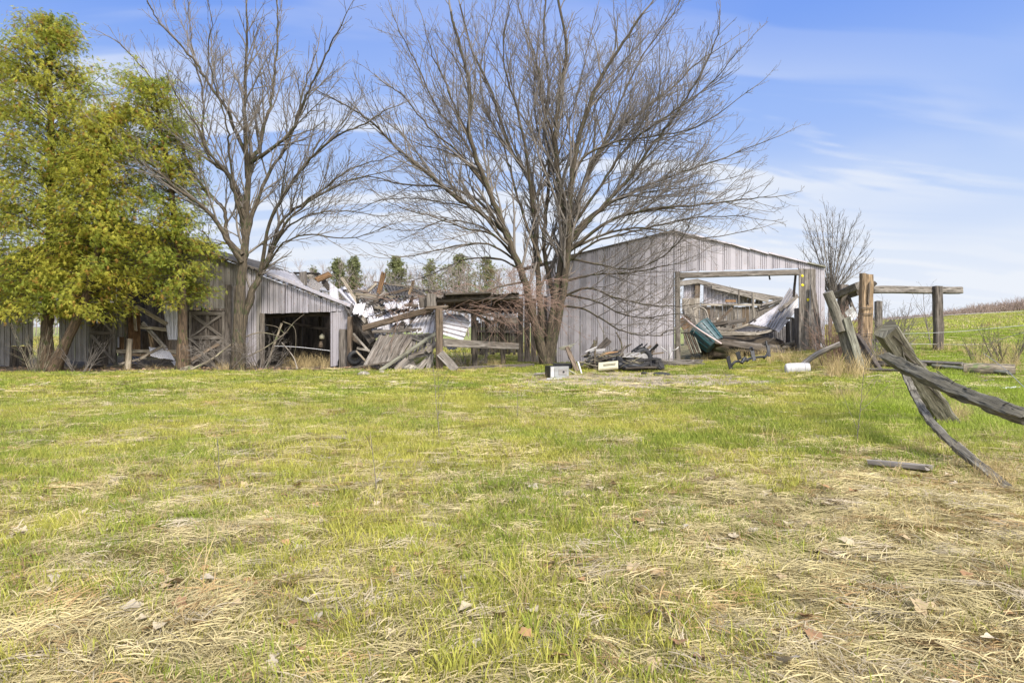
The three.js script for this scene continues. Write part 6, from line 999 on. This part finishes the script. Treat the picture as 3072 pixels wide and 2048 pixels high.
  const zone = (z0, z1, dens, f) => { const A = 0.80 * (z1 * z1 - z0 * z0), n = Math.round(A * dens); for (let i = 0; i < n; i++) { const Z = Math.sqrt(mix(z0 * z0, z1 * z1, r())), x = rr(-0.80, 0.80, r) * (Z + 0.6); f(x, Z); } };
  zone(2.4, 7.5, 290, (x, Z) => { const g = greenness(x, Z); if (r() < 1 - g * 0.6) straw.push([place(x, Z, rr(0.7, 1.25, r), 0.2, rr(-0.008, 0.03)), strawCol(x, Z)]); });
  zone(2.4, 7.5, 420, (x, Z) => { const g = greenness(x, Z); if (r() < 0.14 + g * 0.95) green.push([place(x, Z, rr(0.5, 1.15, r) * mix(0.75, 1.15, g), 0.25), greenCol(x, Z)]); });
  zone(7.5, 14, 120, (x, Z) => { const g = greenness(x, Z); if (r() < 1.0 - g * 0.75) straw.push([place(x, Z, rr(0.9, 1.5, r), 0.16, rr(0, 0.04)), strawCol(x, Z)]); });
  zone(7.5, 14, 330, (x, Z) => { const g = greenness(x, Z); if (r() < 0.2 + g * 0.9) green.push([place(x, Z, rr(0.6, 1.25, r) * mix(0.8, 1.15, g), 0.25), greenCol(x, Z)]); });
  zone(14, 34, 22, (x, Z) => { const g = greenness(x, Z), b = bare(x, Z); if (!inside(x, Z) && r() < (1.0 - g * 0.7) * (1 - b * 0.95)) strawF.push([place(x, Z, rr(0.6, 1.2, r), 0.14, 0.015), strawCol(x, Z)]); });
  zone(14, 34, 85, (x, Z) => { const g = greenness(x, Z), b = bare(x, Z); if (!inside(x, Z) && r() < (0.15 + g * 0.85) * (1 - b)) greenF.push([place(x, Z, rr(0.55, 1.35, r), 0.2), greenCol(x, Z, 1)]); });
  zone(34, 96, 2.6, (x, Z) => { if (x / Z > 0.36 || x / Z < -0.66 || (x / Z > -0.16 && x / Z < 0.05 && Z < 60)) (r() < 0.22 ? strawF : hill).push([place(x, Z, rr(0.8, 1.5, r), 0.15), r() < 0.3 ? strawCol(x, Z) : greenCol(x, Z, 1).multiply(lin(1.15, 1.02, 1.2))]); });
  // standing dry stalks: round posts, at the wall feet and here and there in the field
  const stand = (n, f) => { for (let i = 0; i < n; i++) { const [x, Z, s] = f(); dry.push([place(x, Z, s, 0.2), lin(0.52, 0.40, 0.20).multiplyScalar(rr(0.7, 1.25, r))]); } };
  const nearPix = (x, y, sx, sy, n, s) => stand(n, () => { const p = G(x + rr(-sx, sx, r), y + rr(-sy, sy, r)); return [p.x, -p.z, s * rr(0.5, 1.2, r)]; });
  nearPix(2540, 1128, 60, 14, 46, 1.1); nearPix(2440, 1100, 60, 14, 40, 0.9); nearPix(2300, 1085, 110, 10, 70, 0.9); nearPix(2130, 1085, 90, 8, 36, 0.6); nearPix(920, 1100, 70, 8, 60, 1.0); nearPix(700, 1108, 70, 6, 40, 0.6); nearPix(1420, 1100, 90, 8, 50, 0.7); nearPix(2790, 1050, 120, 25, 70, 0.7); nearPix(2990, 1080, 80, 40, 90, 0.8); nearPix(2640, 1090, 60, 20, 50, 0.8); nearPix(1300, 1120, 240, 10, 60, 0.45); nearPix(300, 1112, 240, 8, 60, 0.4);
  nearPix(2560, 1210, 50, 30, 16, 0.6); nearPix(2860, 1265, 50, 18, 60, 0.55); nearPix(2990, 1440, 70, 30, 46, 0.4); nearPix(2800, 1350, 80, 30, 24, 0.35); nearPix(1560, 1270, 60, 20, 16, 0.4); nearPix(1180, 1230, 60, 20, 14, 0.45); nearPix(1790, 1380, 120, 40, 22, 0.35); nearPix(2520, 1570, 220, 40, 20, 0.3); nearPix(400, 1500, 300, 120, 18, 0.4);
  stand(240, () => { const Z = Math.sqrt(mix(9, 400, r())); return [rr(-0.78, 0.78, r) * Z, Z, rr(0.25, 0.6, r)]; });
  const strawMat = leafMat({ transmission: 0.15 }), grassMat = leafMat({ transmission: 0.35 });
  const lab = (s) => (m) => { m.userData.label = s; };
  scatter(scene, 'dry_grass', straws, strawMat, straw, lab('flattened straw coloured dead grass over the near field')); scatter(scene, 'dry_grass', strawsFar, strawMat, strawF, lab('flattened dead grass over the far field'));
  scatter(scene, 'green_grass', blades, grassMat, green, lab('short fresh green grass blades in the near field')); scatter(scene, 'green_grass', bladesFar, grassMat, greenF, lab('fresh green grass over the far field')); scatter(scene, 'green_grass', bladesHill, grassMat, hill, lab('green grass on the hill')); scatter(scene, 'tall_dry_grass', tallDry, strawMat, dry, lab('tall dry grass stalks by posts and walls'));

  // dead leaves: lobed, curled; the near ones single
  const leafGeo = (s) => {
    const q = mulberry(s), n = 22, P = [0, 0.012, 0], I = [], U = rr(0.25, 0.6, q), tw = rr(-0.5, 0.5, q);
    for (let i = 0; i < n; i++) { const a = i / n * 6.283, lobe = 0.62 + 0.38 * Math.abs(Math.sin(a * 2.5 + 0.8)), rx = 0.055 * lobe * rr(0.85, 1.1, q), x = Math.cos(a) * rx * 1.15, z = Math.sin(a) * rx * 0.75, y = U * (z * z * 10 + x * x * 4 * Math.sign(tw)) * 1.6 + tw * x * z * 8 + 0.008; P.push(x, y, z); }
    for (let i = 0; i < n; i++) I.push(0, 1 + (i + 1) % n, 1 + i);
    const k = P.length / 3; P.push(0.055, 0.012, 0.002, 0.055, 0.012, -0.002, 0.10, 0.02, 0); I.push(k, k + 1, k + 2);
    const g = new THREE.BufferGeometry(); g.setAttribute('position', new THREE.Float32BufferAttribute(P, 3)); g.setIndex(I); const f = g.toNonIndexed(); f.computeVertexNormals(); return f;
  };
  const leafGs = [1, 2, 3, 4, 5, 6].map(leafGeo), leafMats = [[0.42, 0.32, 0.19], [0.36, 0.22, 0.11], [0.47, 0.39, 0.26], [0.30, 0.18, 0.10], [0.42, 0.36, 0.27]].map((c) => leafMat({ color: lin(...c), transmission: 0.12 }));
  const spots = [[540, 1830], [700, 1840], [430, 1880], [760, 1770], [880, 1700], [330, 1610], [250, 1560], [960, 1580], [620, 1760], [420, 1710], [390, 1740], [520, 1770], [1395, 1750], [1660, 1720], [1900, 1730], [2420, 1880], [2780, 1850], [2320, 1990], [2440, 1930], [2720, 1410], [2650, 1460], [2850, 1440], [2750, 1445], [2680, 1330], [2770, 1350], [2640, 1310], [2800, 1320], [2200, 1630], [2260, 1610], [2540, 1650], [2060, 1600], [2760, 1850], [3030, 1870], [2900, 1750], [90, 1690], [60, 1620], [160, 1760], [900, 1660], [1280, 1380], [1760, 1470], [1840, 1470], [1540, 1520], [800, 1400], [1600, 1480], [480, 1900], [860, 1900], [1100, 1870], [1240, 1990], [1500, 1880], [1960, 1870], [2100, 2000], [1950, 1640], [2480, 1480], [2560, 1490]];
  for (let i = 0; i < 60; i++) spots.push([rr(20, 3050, r), rr(1420, 2030, r)]);
  for (const [x, y] of spots) { const p = G(x, y), m = lit(new THREE.Mesh(pick(leafGs, r), pick(leafMats, r))); m.position.copy(p).add(V(0, rr(0.03, 0.055, r), 0)); m.rotation.set(rr(-0.5, 0.5, r), rr(0, 6.28, r), rr(-0.5, 0.5, r)); m.scale.setScalar(rr(0.55, 1.1, r)); m.name = numbered('dead_leaf'); scene.add(m); tag(m, 'curled dry brown leaf lying on the near grass', 'leaf', 'dead leaves in the near grass'); }
  const litter = []; zone(3, 12, 9, (x, Z) => { if (r() < 0.25 + sstep(0.5, 0.7, fbm(x * 0.8 + 9, Z * 0.8 + 2, 3))) litter.push([place(x, Z, rr(0.5, 1.0, r), 0.5, rr(0.01, 0.04, r)), lin(...pick([[0.50, 0.38, 0.22], [0.42, 0.26, 0.13], [0.60, 0.50, 0.36]], r))]); });
  for (let i = 0; i < 900; i++) { const x = rr(-19, -4, r), Z = rr(21.6, 25, r); litter.push([place(x, Z, rr(0.8, 1.3, r), 0.5, 0.01), lin(...pick([[0.32, 0.20, 0.12], [0.25, 0.16, 0.10], [0.40, 0.28, 0.18]], r))]); }
  scatter(scene, 'leaf_litter', leafGs.slice(0, 3), leafMat({ transmission: 0.1 }), litter, lab('dry leaf litter strewn in the grass'));
  // single weed stalks
  for (const [x, y, h, label] of [[1318, 1330, 1.25, 'tall thin dead weed stalk standing alone in the middle of the field'], [1555, 1265, 0.6, 'short dark weed stalk in the middle distance of the field'], [2570, 1330, 1.15, 'thin dead weed stalk left of the near leaning post'], [660, 1480, 0.5, 'pale weed stalk in the left foreground'], [1130, 1480, 0.55, 'weed stalk in the grass below the fallen door'], [2390, 1130, 0.5, 'small dead stalk right of the white drum']]) {
    const p = G(x, y), T = new Tubes(), q = mulberry(x); twigs(T, p, V(rr(-0.15, 0.15, q), 1, 0).normalize(), h, 0.006, 1, { wander: 0.06, lift: 0.05, tip: 0.002, gap: [0.3, 0.16, 0.3] }, q); solo('weed_stalk', label, 'weed', T.build(), M.twig);
  }
}

camera.far = 2500; camera.updateProjectionMatrix();
renderer.render(scene, camera);
